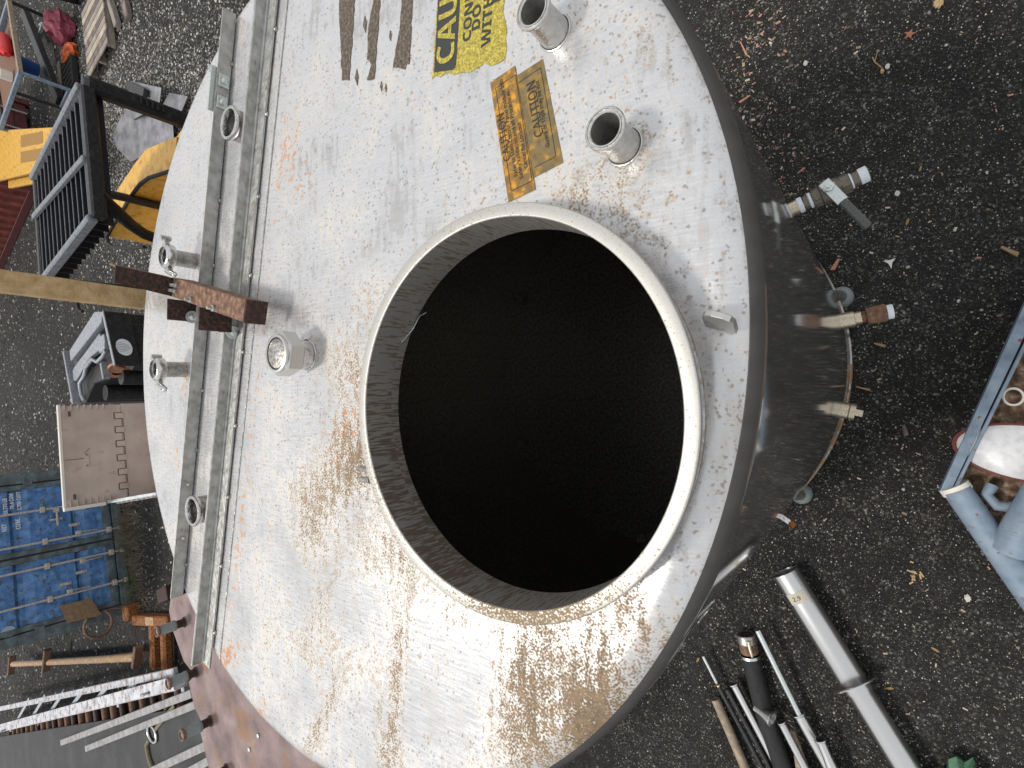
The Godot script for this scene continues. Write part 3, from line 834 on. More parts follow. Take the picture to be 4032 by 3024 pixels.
	for which in 2:
		var a := V(-0.703, T, -1.905) if which == 0 else V(-0.875, T, -1.757)
		var z := V(1.085, T, -1.533) if which == 0 else V(1.12, T, -1.342)
		var foot := -1.0 if which == 0 else 1.0
		var L := [Vector2(0, 0.004), Vector2(foot * 0.05, 0.004), Vector2(foot * 0.05, 0.009), Vector2(foot * 0.009, 0.009), Vector2(foot * 0.006, 0.012), Vector2(foot * 0.006, 0.039), Vector2(foot * 0.004, 0.041), Vector2(0, 0.041)]
		var xf := Transform3D(Basis(o, d, Vector3.UP), a)
		var ab := obj("angle_bar", MB.new().prism(L, 0.0, (z - a).length(), xf, 0.0008), M.angle_steel, t)
		for k in 9:
			var p: Vector3 = a.lerp(z, 0.06 + k * 0.108)
			obj("tack_weld", MB.new().lathe(arc(0.0, 0.0, 0.0055, -80, 90, 4), 10, Transform3D(Basis(d * 1.7, Vector3.UP, o), p + o * (0.0 if which == 0 else 0.051) + V(0, 0.003, 0))), M.steel_dull, ab)
	for p in [V(-0.32, T + 0.02, -1.8255), V(-0.5, T + 0.02, -1.863)]:
		obj("rivet", MB.new().lathe(arc(0.0, 0.0, 0.006, -10, 90, 4), 12, frame(p + o * 0.001, o)), M.steel, t)
	# clamped tubes behind the far bar
	for k in 2:
		var b: Vector3 = [V(0.403, T, -1.815), V(0.052, T, -1.89)][k]
		var tb2 := obj("clamped_tube", MB.new().lathe([Vector2(0.026, 0.0), Vector2(0.025, 0.003), Vector2(0.025, 0.075), Vector2(0.022, 0.075), Vector2(0.022, 0.02), Vector2(0.0, 0.02)], 32, Transform3D(Basis(), b)), M.steel_dull, t)
		var cl := obj("clamp", MB.new().lathe([Vector2(0.025, 0.06), Vector2(0.036, 0.066), Vector2(0.038, 0.072), Vector2(0.038, 0.084), Vector2(0.036, 0.09), Vector2(0.03, 0.094), Vector2(0.0285, 0.094), Vector2(0.028, 0.086), Vector2(0.0225, 0.086), Vector2(0.022, 0.07)], 32, Transform3D(Basis(), b)), M.steel, tb2)
		tag(cl, "clamp ring with a hinge and a wing nut", "")
		var s := 1.0 if k == 0 else 0.6
		var h1 := b + V(0.046 * s + 0.012, 0.082, -0.008)
		obj("clamp", MB.new().bar(b + V(0.03, 0.08, -0.004), h1, 0.014, 0.018, 0.003).tube([h1 + V(0, -0.014, 0), h1 + V(0, 0.014, 0)], 0.009, 12), M.steel, tb2)
		var e1 := b + V(-0.05, 0.078, 0.012)
		obj("wing_nut", MB.new().bar(b + V(-0.03, 0.078, 0.004), e1, 0.014, 0.018, 0.003).tube([e1 + V(0.008, 0, -0.022), e1 + V(-0.008, 0, 0.02), e1 + V(-0.014, 0, 0.036)], [0.008, 0.009, 0.0075], 10).lathe(arc(0.0, 0.0, 0.0085, -60, 90, 5), 12, frame(e1 + V(-0.014, 0, 0.036), V(-0.3, 0.1, 1))), M.steel, tb2)
	# galvanised bracket bolted to the far bar
	var gp := V(0.865, T, -1.579) - o * 0.009
	var gb := obj("bolted_bracket", MB.new().box(gp + V(0, 0.028, 0), V(0.125, 0.054, 0.004), Basis(d, Vector3.UP, o), 0.001), M.zinc, t)
	obj("tab", MB.new().prism([Vector2(0.0, 0.0), Vector2(0.07, 0.0), Vector2(0.075, 0.012), Vector2(0.008, 0.05), Vector2(0.0, 0.05)], -0.002, 0.002, Transform3D(Basis(-o, d, Vector3.UP), gp + d * 0.06 + V(0, 0.012, 0)), 0.0005), M.zinc, gb)
	for k in 2:
		var q := gp + d * (0.03 - 0.06 * k) + o * 0.012 + V(0, 0.022, 0)
		obj("washer", MB.new().box(q, V(0.036, 0.03, 0.004), Basis(d, Vector3.UP, o), 0.001), M.zinc, gb)
		obj("bolt", MB.new().lathe([Vector2(0.01, 0.0), Vector2(0.01, 0.006), Vector2(0.006, 0.009), Vector2(0.0, 0.01)], 6, frame(q + o * 0.002, o)), M.zinc, gb)
	# labels stuck on the top
	var yl := obj("caution_sticker", sheet([V(0.622, T, -0.744), V(0.626, T, -0.736), V(0.618, T, -0.72), V(0.621, T, -0.704), V(0.61, T, -0.685), V(0.606, T, -0.662), V(0.6, T, -0.64), V(0.602, T, -0.613), V(0.607, T, -0.61), V(0.594, T, -0.594), V(0.592, T, -0.575), V(0.594, T, -0.56), V(0.613, T, -0.556), V(0.633, T, -0.558), V(0.648, T, -0.555), V(0.683, T, -0.564), V(0.703, T, -0.56), V(1.0, T, -0.53), V(1.02, T, -0.70), V(0.777, T, -0.728)], 0.0012), M.sticker_yellow, t)
	tag(yl, "torn yellow caution sticker about a confined space", "")
	var rt := V(0.995, 0, 0.085).normalized()
	var upv := V(0.085, 0, -0.995).normalized()
	obj("black_panel", sheet([V(0.633, T, -0.738), V(0.62, T, -0.688), V(0.622, T, -0.681), V(0.628, T, -0.678), V(0.96, T, -0.648), V(0.955, T, -0.71)], 0.0017), M.sticker_black, yl)
	letters("CAUTION", 0.047, V(0.636, T + 0.0022, -0.7065), rt, upv, M.sticker_yellow, yl, 1.05, true)
	letters("CONFINED SPACE", 0.02, V(0.66, T + 0.0018, -0.6505), rt, upv, M.sticker_black, yl, 1.25, true)
	letters("DO NOT ENTER", 0.02, V(0.672, T + 0.0018, -0.628), rt, upv, M.sticker_black, yl, 1.25, true)
	letters("WITHOUT", 0.022, V(0.634, T + 0.0018, -0.604), rt, upv, M.sticker_black, yl, 1.2, true)
	letters("PERMIT", 0.022, V(0.703, T + 0.0018, -0.578), rt, upv, M.sticker_black, yl, 1.2, true)
	var o1 := obj("warning_tape", sheet([V(0.573, T, -0.537), V(0.562, T, -0.593), V(0.331, T, -0.552), V(0.341, T, -0.494)], 0.0024), M.sticker_orange, t)
	tag(o1, "orange caution label overlapping a second one", "")
	var o2 := obj("warning_tape", sheet([V(0.564, T, -0.478), V(0.554, T, -0.536), V(0.362, T, -0.5), V(0.374, T, -0.438)], 0.0012), M.sticker_ochre, t)
	tag(o2, "browned caution label under the orange one", "")
	var r1 := V(0.231, 0, -0.041).normalized()
	var u1 := V(-0.041, 0, -0.231).normalized()
	letters("CAUTION", 0.016, V(0.405, T + 0.0028, -0.553), r1, u1, M.print_dark, o1)
	letters("Refer to Main Control Panel module Info", 0.0075, V(0.372, T + 0.0028, -0.5345), r1, u1, M.print_dark, o1)
	letters("Safety Validation and all Procedures.", 0.0075, V(0.366, T + 0.0028, -0.5225), r1, u1, M.print_dark, o1)
	letters("Center for Lockout", 0.0075, V(0.382, T + 0.0028, -0.5125), r1, u1, M.print_dark, o1)
	letters("CAUTION", 0.018, V(0.43, T + 0.0018, -0.485), r1, u1, M.print_dark, o2)
	letters("Guard or Trips may be Hot", 0.0075, V(0.408, T + 0.0018, -0.468), r1, u1, M.print_dark, o2)
	var ln := MB.new()
	for e in [[V(0.547, 0, -0.58), V(0.556, 0, -0.535)], [V(0.349, 0, -0.545), V(0.357, 0, -0.5)], [V(0.349, 0, -0.545), V(0.547, 0, -0.58)], [V(0.357, 0, -0.5), V(0.556, 0, -0.535)], [V(0.405, 0, -0.5505), V(0.475, 0, -0.563)]]:
		ln.bar(e[0] + V(0, T + 0.0026, 0), e[1] + V(0, T + 0.0026, 0), 0.0011, 0.0006)
	obj("printed_border", ln, M.print_dark, o1)
	var l2 := MB.new()
	for e in [[V(0.54, 0, -0.528), V(0.55, 0, -0.482)], [V(0.38, 0, -0.496), V(0.388, 0, -0.452)], [V(0.388, 0, -0.452), V(0.55, 0, -0.482)], [V(0.43, 0, -0.4825), V(0.51, 0, -0.4965)]]:
		l2.bar(e[0] + V(0, T + 0.0014, 0), e[1] + V(0, T + 0.0014, 0), 0.0011, 0.0006)
	obj("printed_border", l2, M.print_dark, o2)
	# remains of old tape
	obj("tape_remnant", frayed([V(1.0, 0, -1.045), V(0.904, 0, -1.05), V(0.722, 0, -1.04), V(0.712, 0, -1.012), V(0.892, 0, -0.991), V(1.0, 0, -0.985)], 51), M.tape_brown, t)
	obj("tape_remnant", frayed([V(1.0, 0, -0.905), V(0.863, 0, -0.924), V(0.808, 0, -0.943), V(0.738, 0, -0.949), V(0.72, 0, -0.933), V(0.691, 0, -0.949), V(0.685, 0, -0.924), V(0.768, 0, -0.913), V(0.853, 0, -0.903), V(1.0, 0, -0.885)], 52), M.tape_brown, t)
	obj("tape_remnant", frayed([V(1.0, 0, -0.812), V(0.822, 0, -0.833), V(0.762, 0, -0.84), V(0.688, 0, -0.861), V(0.67, 0, -0.823), V(0.68, 0, -0.819), V(0.677, 0, -0.811), V(0.714, 0, -0.807), V(0.808, 0, -0.8), V(1.0, 0, -0.775)], 53), M.tape_brown, t)
	for q in [[0.71, -0.985, 0.02], [0.66, -0.9, 0.012], [0.652, -0.885, 0.01], [0.76, -0.87, 0.012], [0.82, -0.955, 0.02]]:
		obj("tape_remnant", frayed([V(q[0] + q[2], 0, q[1]), V(q[0], 0, q[1] - q[2] * 0.35), V(q[0] - q[2], 0, q[1] + q[2] * 0.1), V(q[0], 0, q[1] + q[2] * 0.3)], 60 + int(q[0] * 100)), M.tape_brown, t)
	# fittings on the wall, from the valve round to the brass plugs
	valve(t)
	var ang := deg_to_rad(9.2)
	var rd := V(sin(ang), -0.06, cos(ang)).normalized()
	var b0 := V(TC.x + sin(ang) * TR, 0.6, TC.z + cos(ang) * TR)
	var rn := obj("pipe_nipple", MB.new().lathe([Vector2(0.034, -0.02), Vector2(0.034, 0.05), Vector2(0.028, 0.053), Vector2(0.028, 0.075), Vector2(0.0, 0.075)], 20, frame(b0, rd)), M.brass, t)
	obj("rusty_coupling", MB.new().lathe([Vector2(0.024, 0.07), Vector2(0.024, 0.092), Vector2(0.036, 0.094), Vector2(0.037, 0.16), Vector2(0.033, 0.165), Vector2(0.0, 0.165)], 20, frame(b0, rd)), M.rust, rn)
	obj("thread_tape", MB.new().lathe([Vector2(0.03, 0.163), Vector2(0.03, 0.185), Vector2(0.024, 0.187), Vector2(0.023, 0.15)], 20, frame(b0, rd)), M.thread_tape, rn)
	ang = deg_to_rad(-11.3)
	rd = V(sin(ang), 0, cos(ang))
	b0 = V(TC.x + sin(ang) * TR, 0.5, TC.z + cos(ang) * TR)
	var bp := obj("brass_plug", MB.new().lathe([Vector2(0.036, -0.02), Vector2(0.036, 0.03), Vector2(0.032, 0.034), Vector2(0.037, 0.036), Vector2(0.037, 0.056), Vector2(0.0, 0.056)], 20, frame(b0, rd)), M.brass, t)
	obj("square_head", MB.new().prism([Vector2(-0.014, -0.014), Vector2(0.014, -0.014), Vector2(0.014, 0.014), Vector2(-0.014, 0.014)], 0.05, 0.085, frame(b0, rd), 0.002), M.brass, bp)
	ang = deg_to_rad(-31.5)
	rd = V(sin(ang), 0, cos(ang))
	b0 = V(TC.x + sin(ang) * TR, 1.2, TC.z + cos(ang) * TR)
	var sp := obj("small_fitting", MB.new().lathe([Vector2(0.012, -0.02), Vector2(0.012, 0.03), Vector2(0.0, 0.03)], 14, frame(b0, rd)), M.steel, t)
	obj("brass_tip", MB.new().lathe([Vector2(0.013, 0.028), Vector2(0.013, 0.05), Vector2(0.0, 0.05)], 6, frame(b0, rd)), M.rust_orange, sp)
	# feet
	for a in [19.0, -39.5, 90.0, 150.0, 210.0, 270.0]:
		var w := deg_to_rad(a)
		var p := V(TC.x + sin(w) * 1.1, 0, TC.z + cos(w) * 1.1)
		var lg := obj("leg", MB.new().tube([p + V(0, 0.05, 0), p + V(-sin(w) * 0.05, 0.2, -cos(w) * 0.05)], 0.032, 16), M.steel_dull, t)
		obj("foot_pad", MB.new().lathe([Vector2(0.055, 0.0), Vector2(0.055, 0.03), Vector2(0.048, 0.055), Vector2(0.03, 0.068), Vector2(0.0, 0.072)], 20, Transform3D(Basis(), p)), M.pvc_grey, lg)
	# the seams left by tape and grinding: thin raised weld line along the near bar
	obj("seam", MB.new().bar(V(-0.86, T + 0.0008, -1.66), V(1.1, T + 0.0008, -1.25), 0.004, 0.0016), M.steel_dull, t)
func sheet(p: Array, lift: float) -> MB:            # a thin film lying on the plate
	var poly := []
	for q in p: poly.append(Vector2(q.x, q.z))
	return MB.new().prism(poly, p[0].y + 0.0003, p[0].y + lift)
func frayed(p: Array, sd: int) -> MB:               # a torn film: the outline is cut up into small uneven nicks
	var r := RandomNumberGenerator.new()
	r.seed = sd
	var o := []
	for k in p.size():
		var a: Vector3 = p[k]
		var b: Vector3 = p[(k + 1) % p.size()]
		var d := b - a
		var n := maxi(1, int(d.length() / 0.011))
		var s := V(-d.z, 0, d.x).normalized()
		for j in n:
			var q := a + d * (float(j) / n) + s * (r.randf_range(-0.0022, 0.0022) if j else 0.0)
			o.append(Vector2(q.x, q.z))
	return MB.new().prism(o, T + 0.0003, T + 0.0014)
func valve(t: Node3D) -> void:
	var ang := deg_to_rad(27.0)
	var h := 1.28
	var b0 := V(TC.x + sin(ang) * (TR - 0.005), h, TC.z + cos(ang) * (TR - 0.005))
	var tip := V(0.655, h, -0.035)
	var ax := (tip - b0).normalized()
	var len := (tip - b0).length()
	var k := len / 0.24
	var xf := frame(b0, ax, Vector3.UP)
	var vb := obj("ball_valve", MB.new().lathe([Vector2(0.024, 0.075), Vector2(0.03, 0.078), Vector2(0.03, 0.1), Vector2(0.034, 0.103), Vector2(0.036, 0.13), Vector2(0.034, 0.15), Vector2(0.029, 0.155), Vector2(0.03, 0.185), Vector2(0.024, 0.188), Vector2(0.0, 0.188)].map(func(q: Vector2) -> Vector2: return q * Vector2(1, k)), 16, xf), M.bronze_grey, t)
	var hexes := []
	for e in 6: hexes.append(Vector2(sin(TAU * e / 6) * 0.033, cos(TAU * e / 6) * 0.033))
	obj("hex_end", MB.new().prism(hexes, 0.08 * k, 0.1 * k, xf, 0.002), M.bronze_grey, vb)
	obj("hex_end", MB.new().prism(hexes, 0.16 * k, 0.186 * k, xf, 0.002), M.bronze_grey, vb)
	obj("nipple", MB.new().lathe([Vector2(0.024, -0.02), Vector2(0.024, 0.035 * k)], 18, xf), M.brass, vb)
	obj("nipple", MB.new().lathe([Vector2(0.023, 0.05 * k), Vector2(0.023, 0.085 * k)], 18, xf), M.bronze_grey, vb)
	for e in [[0.03, 0.047], [0.064, 0.075]]:
		obj("thread_tape", MB.new().lathe([Vector2(0.023, e[0] * k), Vector2(0.026, (e[0] + 0.002) * k), Vector2(0.026, (e[1] - 0.002) * k), Vector2(0.023, e[1] * k)], 18, xf), M.thread_tape, vb)
	obj("nipple", MB.new().lathe([Vector2(0.023, 0.18 * k), Vector2(0.023, 0.24 * k), Vector2(0.019, 0.24 * k), Vector2(0.019, 0.2 * k)], 18, xf), M.bronze_grey, vb)
	for e in [[0.188, 0.194], [0.213, 0.238]]:
		obj("thread_tape", MB.new().lathe([Vector2(0.023, e[0] * k), Vector2(0.0255, (e[0] + 0.001) * k), Vector2(0.0255, (e[1] - 0.001) * k), Vector2(0.023, e[1] * k)], 18, xf), M.thread_tape, vb)
	var st := b0 + ax * 0.128 * k + V(0, 0.034, 0)
	var hd := V(-0.15, 0, 0.107).normalized()
	var ha := obj("lever", MB.new().bar(st - hd * 0.024 + V(0, 0.012, 0), st + hd * 0.065 + V(0, 0.012, 0), 0.034, 0.003, 0.001), M.zinc, vb)
	obj("grip", MB.new().bar(st + hd * 0.062 + V(0, 0.012, 0), st + hd * 0.178 + V(0, 0.008, 0), 0.026, 0.011, 0.005), M.grey_grip, ha)
	obj("stem_nut", MB.new().lathe([Vector2(0.018, 0.0), Vector2(0.018, 0.012), Vector2(0.0, 0.012)], 18, Transform3D(Basis(), st)).lathe([Vector2(0.0165, 0.0136), Vector2(0.0165, 0.022), Vector2(0.008, 0.023), Vector2(0.008, 0.029), Vector2(0.0, 0.029)], 6, Transform3D(Basis(), st)), M.zinc, ha)

func bracket_on_tank() -> void:
	var b := thing("rusty_bracket", "rusty angle iron bracket bolted across the two steel bars on the tank", "bracket", V(0.28, T + 0.04, -1.7))
	var dir := V(-0.248, 0, 0.969)                    # along the bridging bar, towards the camera
	var side := V(0.969, 0, 0.248)
	var bb := Basis(side, Vector3.UP, dir)
	var c0 := V(0.186, T + 0.1, -1.30)
	obj("flange", MB.new().box(c0 - dir * 0.22, V(0.056, 0.006, 0.44), bb, 0.001), M.rust, b)
	obj("web", MB.new().box(c0 - dir * 0.22 + side * 0.025 - V(0, 0.029, 0), V(0.006, 0.052, 0.438), bb, 0.001), M.rust, b)
	obj("end_plate", MB.new().box(c0 + dir * 0.003 - V(0, 0.026, 0), V(0.06, 0.056, 0.005), bb, 0.001), M.rust_dark_or_shaded, b)  # this end face is coloured dark to stand in for its shade
	# upright angle at the far end: the leg facing the camera is painted darker as shade, the other runs back
	var u0 := c0 - dir * 0.43 + V(0, 0.003, 0)
	obj("upright", MB.new().hexa([u0 - side * 0.028, u0 + side * 0.026, u0 + side * 0.026 - dir * 0.005, u0 - side * 0.028 - dir * 0.005, u0 - side * 0.02 + V(0.012, 0.142, 0), u0 + side * 0.026 + V(0.012, 0.142, 0), u0 + side * 0.026 - dir * 0.005 + V(0.012, 0.142, 0), u0 - side * 0.02 - dir * 0.005 + V(0.012, 0.142, 0)]), M.rust_dark_or_shaded, b)
	obj("upright_leg", MB.new().hexa([u0 + side * 0.021 - dir * 0.005, u0 + side * 0.0265 - dir * 0.005, u0 + side * 0.0265 - dir * 0.055, u0 + side * 0.021 - dir * 0.055, u0 + side * 0.021 - dir * 0.005 + V(0.012, 0.141, 0), u0 + side * 0.0265 - dir * 0.005 + V(0.012, 0.141, 0), u0 + side * 0.0265 - dir * 0.055 + V(0.012, 0.141, 0), u0 + side * 0.021 - dir * 0.055 + V(0.012, 0.141, 0)]), M.rust, b)
	# a clip angle stands on each bar, its upright face painted dark as shade
	for q in [V(0.226, T + 0.072, -1.722), V(0.182, T + 0.072, -1.518)]:
		obj("clip_plate", MB.new().box(q, V(0.062, 0.088, 0.005), Basis(Vector3.UP, -0.05), 0.001), M.rust_dark_or_shaded, b)
		obj("clip_foot", MB.new().box(q + V(0.0, -0.028, -0.022), V(0.06, 0.005, 0.04), Basis(Vector3.UP, -0.05), 0.001), M.rust, b)
	for q in [u0 + dir * 0.025 - side * 0.008, u0 + dir * 0.03 + side * 0.008, c0 - dir * 0.3 - side * 0.018, c0 - dir * 0.16 - side * 0.02]:
		obj("bolt", MB.new().lathe([Vector2(0.0095, 0.0), Vector2(0.0095, 0.007), Vector2(0.0, 0.007)], 6, Transform3D(Basis(), q)).lathe([Vector2(0.005, 0.007), Vector2(0.0045, 0.02), Vector2(0.0, 0.02)], 10, Transform3D(Basis(), q)), M.zinc, b)
	for q in [V(0.209, T + 0.05, -1.717), V(0.152, T + 0.02, -1.53)]:
		var wx := frame(q, V(-0.15, 0.1, 1))
		obj("washer", MB.new().lathe([Vector2(0.019, 0.0), Vector2(0.019, 0.003), Vector2(0.0, 0.003)], 20, wx).lathe([Vector2(0.01, 0.003), Vector2(0.01, 0.011), Vector2(0.005, 0.013), Vector2(0.005, 0.018), Vector2(0.0, 0.018)], 6, wx), M.zinc, b)
	var post := MB.new().box(V(0.335, 1.75, -2.44), V(0.076, 3.5, 0.04), Basis(V(0, 0, 1), -0.02) * Basis(Vector3.UP, 0.1), 0.003)
	solo("wooden_post", "plain upright wooden board standing right behind the steel tank", "post", post, M.wood_post)

func pipe_plate() -> void:
	var t := thing("steel_plate_stand", "mauve rust stained steel plate with upright pipe stubs beside the tank", "stand", V(-1.8, 0, -3.0))
	var h := 1.7
	var outline := [Vector2(-1.43, -3.888), Vector2(-1.50, -4.08), Vector2(-1.594, -4.109), Vector2(-1.706, -4.061), Vector2(-1.881, -3.873), Vector2(-1.91, -3.76), Vector2(-1.95, -3.745), Vector2(-1.994, -3.802), Vector2(-2.138, -3.715), Vector2(-2.19, -3.62), Vector2(-2.235, -3.61), Vector2(-2.27, -3.63), Vector2(-2.452, -3.516), Vector2(-3.0, -3.1), Vector2(-2.5, -1.9), Vector2(-1.35, -1.9), Vector2(-0.95, -2.5), Vector2(-1.1, -3.2)]
	obj("plate", MB.new().prism(outline, h - 0.025, h, Transform3D(), 0.003), M.mauve, t)
	for p in [V(-1.61, h, -3.86), V(-1.894, h, -3.69), V(-2.141, h, -3.49), V(-2.36, h, -3.28)]:
		var st := obj("pipe_stub", MB.new().lathe([Vector2(0.036, 0.0), Vector2(0.034, 0.006), Vector2(0.026, 0.009), Vector2(0.026, 0.06), Vector2(0.02, 0.06)], 20, Transform3D(Basis(), p)), M.rust_dark_or_shaded, t)
		obj("sleeve", MB.new().lathe([Vector2(0.026, 0.055), Vector2(0.033, 0.055), Vector2(0.035, 0.06), Vector2(0.035, 0.072), Vector2(0.032, 0.076), Vector2(0.031, 0.155), Vector2(0.027, 0.162), Vector2(0.0, 0.162)], 24, Transform3D(Basis(), p)), M.pvc_grey, st)
		obj("rust_ring", MB.new().lathe([Vector2(0.033, 0.152), Vector2(0.037, 0.156), Vector2(0.036, 0.168), Vector2(0.024, 0.17), Vector2(0.022, 0.163)], 24, Transform3D(Basis(), p)), M.rust, st)
	for p in [V(-2.0, h, -2.9), V(-2.12, h, -3.0), V(-1.75, h, -3.2), V(-2.2, h, -2.55)]:
		obj("bolt_head", MB.new().lathe([Vector2(0.014, 0.0), Vector2(0.014, 0.008), Vector2(0.0, 0.01)], 6, Transform3D(Basis(), p)), M.zinc, t)
	for p in [V(-1.5, 0, -3.7), V(-2.7, 0, -3.1), V(-2.3, 0, -2.1), V(-1.3, 0, -2.3)]:
		obj("leg", MB.new().box(p + V(0, (h - 0.025) / 2, 0), V(0.08, h - 0.025, 0.08), Basis(), 0.004), M.mauve, t)

# ---------------------------------------------------------------- shipping containers
func door_profile(top: float) -> Array:             # (out, up) outline of a door leaf with two pressed grooves
	return [Vector2(-0.08, 0.0), Vector2(0.0, 0.0), Vector2(0.0, 0.34), Vector2(-0.045, 0.44), Vector2(-0.045, 0.475), Vector2(0.0, 0.51), Vector2(0.0, 1.0), Vector2(-0.045, 1.11), Vector2(-0.045, 1.18), Vector2(0.0, 1.225), Vector2(0.0, 1.75), Vector2(-0.045, 1.85), Vector2(-0.045, 1.9), Vector2(0.0, 1.95), Vector2(0.0, top), Vector2(-0.08, top)]
func containers() -> void:
	# the blue one: K(s, h, o) is s metres left of its right front corner, h up, o out of its doors
	var A := V(-1.36, 0, -10.75)
	var e := V(-0.9554, 0, 0.2952)
	var out := V(0.2952, 0, 0.9554)
	var K := func(s: float, h: float, o: float) -> Vector3: return A + e * s + V(0, h, 0) + out * o
	var bs := Basis(e, Vector3.UP, out * -1.0)
	bs = Basis(e, Vector3.UP, e.cross(Vector3.UP))
	var t := thing("blue_container", "weathered blue shipping container with four pale lock rods on its doors", "container", A + e * 1.22)
	var blk := func(called: String, s0: float, s1: float, h0: float, h1: float, o0: float, o1: float, m: Material, par: Node3D, bev := 0.006) -> MeshInstance3D:
		return obj(called, MB.new().box(K.call((s0 + s1) / 2, (h0 + h1) / 2, (o0 + o1) / 2), V(absf(s1 - s0), absf(h1 - h0), absf(o1 - o0)), bs, bev), m, par)
	blk.call("corner_post", -0.02, 0.14, 0.0, 2.88, -0.16, 0.02, M.blue_frame, t)
	blk.call("corner_post", 2.31, 2.46, 0.0, 2.88, -0.16, 0.02, M.blue_frame, t)
	blk.call("sill", 0.14, 2.31, 0.02, 0.15, -0.16, 0.015, M.blue_frame, t)
	blk.call("header", 0.14, 2.31, 2.75, 2.88, -0.16, 0.015, M.blue_frame, t)
	blk.call("side_wall", 0.0, 0.04, 0.1, 2.84, -6.0, -0.16, M.blue_paint, t)
	blk.call("side_wall", 2.4, 2.44, 0.1, 2.84, -6.0, -0.16, M.blue_paint, t)
	blk.call("roof", 0.0, 2.44, 2.84, 2.87, -6.0, -0.16, M.blue_paint, t)
	blk.call("rear_wall", 0.04, 2.4, 0.1, 2.84, -6.0, -5.95, M.blue_paint, t)
	blk.call("floor", 0.04, 2.4, 0.1, 0.16, -5.95, -0.16, M.blue_frame, t)
	for k in 2:
		var s0 := 0.155 if k == 0 else 1.245
		var s1 := 1.225 if k == 0 else 2.295
		var lf := obj("door", MB.new().prism(door_profile(2.56), 0.0, s1 - s0, Transform3D(Basis(out, e, Vector3.UP), K.call(s0, 0.17, -0.005)), 0.0), M.blue_paint, t)
		blk.call("gasket", s0 - 0.012, s0, 0.17, 2.72, -0.07, 0.004, M.gasket, lf, 0.0)
		blk.call("gasket", s1, s1 + 0.012, 0.17, 2.72, -0.07, 0.004, M.gasket, lf, 0.0)
		blk.call("edge_bar", s0 + 0.004, s0 + 0.08, 0.175, 2.72, -0.004, 0.008, M.blue_frame, lf)
		blk.call("edge_bar", s1 - 0.08, s1 - 0.004, 0.175, 2.72, -0.004, 0.008, M.blue_frame, lf)
		blk.call("kick_strip", s0 + 0.09, s1 - 0.09, 0.18, 0.29, -0.006, 0.006, M.blue_frame, lf)
		for h in [0.55, 1.15, 1.75, 2.35]:
			var hs := s0 - 0.02 if k == 0 else s1 + 0.02
			blk.call("hinge", hs - 0.045, hs + 0.045, h - 0.05, h + 0.06, 0.006, 0.03, M.blue_frame, lf)
	var rods := [0.592, 1.078, 1.448, 1.934]
	for k in 4:
		var s: float = rods[k]
		var rod := obj("lock_rod", MB.new().tube([K.call(s, 0.06, 0.05), K.call(s, 2.84, 0.05)], 0.0165, 12), M.lock_rod, t)
		for h in [0.22, 1.02, 1.9, 2.6]:
			blk.call("rod_bracket", s - 0.045, s + 0.045, h - 0.03, h + 0.03, 0.0, 0.075, M.lock_rod, rod)
		blk.call("cam", s - 0.035, s + 0.035, 0.05, 0.1, 0.02, 0.08, M.lock_rod, rod)
		var hh: float = [0.86, 0.62, 0.6, 0.79][k]
		var sd: float = [1.0, -1.0, 1.0, -1.0][k]
		blk.call("handle_hub", s + sd * 0.01, s + sd * 0.07, hh - 0.035, hh + 0.035, 0.035, 0.085, M.lock_rod, rod)
		if k == 0:
			blk.call("handle", s + 0.06, s + 0.28, hh - 0.012, hh + 0.014, 0.06, 0.085, M.lock_rod, rod)
			blk.call("handle_keeper", s + 0.16, s + 0.19, hh - 0.07, hh + 0.08, 0.0, 0.05, M.lock_rod, rod)
		else:
			obj("handle", MB.new().bar(K.call(s + sd * 0.05, hh, 0.075), K.call(s + sd * 0.035, hh - 0.24, 0.075), 0.012, 0.03, 0.003, out), M.lock_rod, rod)
	for q in [[0.897, 0.645], [1.649, 0.611], [1.769, 0.817]]:
		obj("catch_plate", MB.new().bar(K.call(q[0], q[1] - 0.07, 0.004), K.call(q[0], q[1] + 0.07, 0.004), 0.045, 0.012, 0.004, out).box(K.call(q[0], q[1] - 0.03, 0.014), V(0.02, 0.02, 0.02), bs, 0.003), M.lock_rod, t)
	for w in [["NET", 0.825, 1.447, 0.052], ["58,770 LB", 0.572, 1.42, 0.046], ["76.4 CUM", 0.51, 1.347, 0.046], ["CUBE.", 0.82, 1.297, 0.052], ["2,700 CUFT", 0.54, 1.268, 0.046]]:
		letters(w[0], w[3], K.call(w[1], w[2], 0.0), -e, Vector3.UP, M.white_print, t, 0.84, true)
	letters("HDP", 0.075, K.call(2.2, 0.39, -0.01), -e + V(0, 0.3, 0), V(0, 1, 0) + e * 0.3, M.chalk, t, 0.9)
	obj("round_sticker", MB.new().lathe([Vector2(0.0, 0.002), Vector2(0.06, 0.002), Vector2(0.075, 0.003), Vector2(0.078, 0.0)].map(func(p: Vector2) -> Vector2: return Vector2(p.x, -p.y)) , 28, frame(K.call(2.229, 1.484, 0.001), -out)), M.chalk, t)
	solo("cardboard_sheet", "brown cardboard sheet leaning on the blue container door", "cardboard", MB.new().hexa([K.call(2.08, 0.55, 0.09), K.call(2.37, 0.45, 0.11), K.call(2.37, 0.45, 0.12), K.call(2.08, 0.55, 0.1), K.call(2.06, 0.93, 0.05), K.call(2.345, 0.85, 0.05), K.call(2.345, 0.85, 0.06), K.call(2.06, 0.93, 0.06)]), M.cardboard)
	var hp := []
	for k in 17:
		var a := -0.6 + 4.6 * k / 16.0
		hp.append(K.call(2.46 + sin(a) * 0.2, 0.56 + cos(a) * 0.2, 0.5 - 0.02 * k))
	hp.append(K.call(2.4, 0.02, 0.3))
	solo("bent_pipe", "bent rusty pipe hoop standing before the blue container", "pipe", MB.new().tube(hp, 0.019, 10), M.rust)
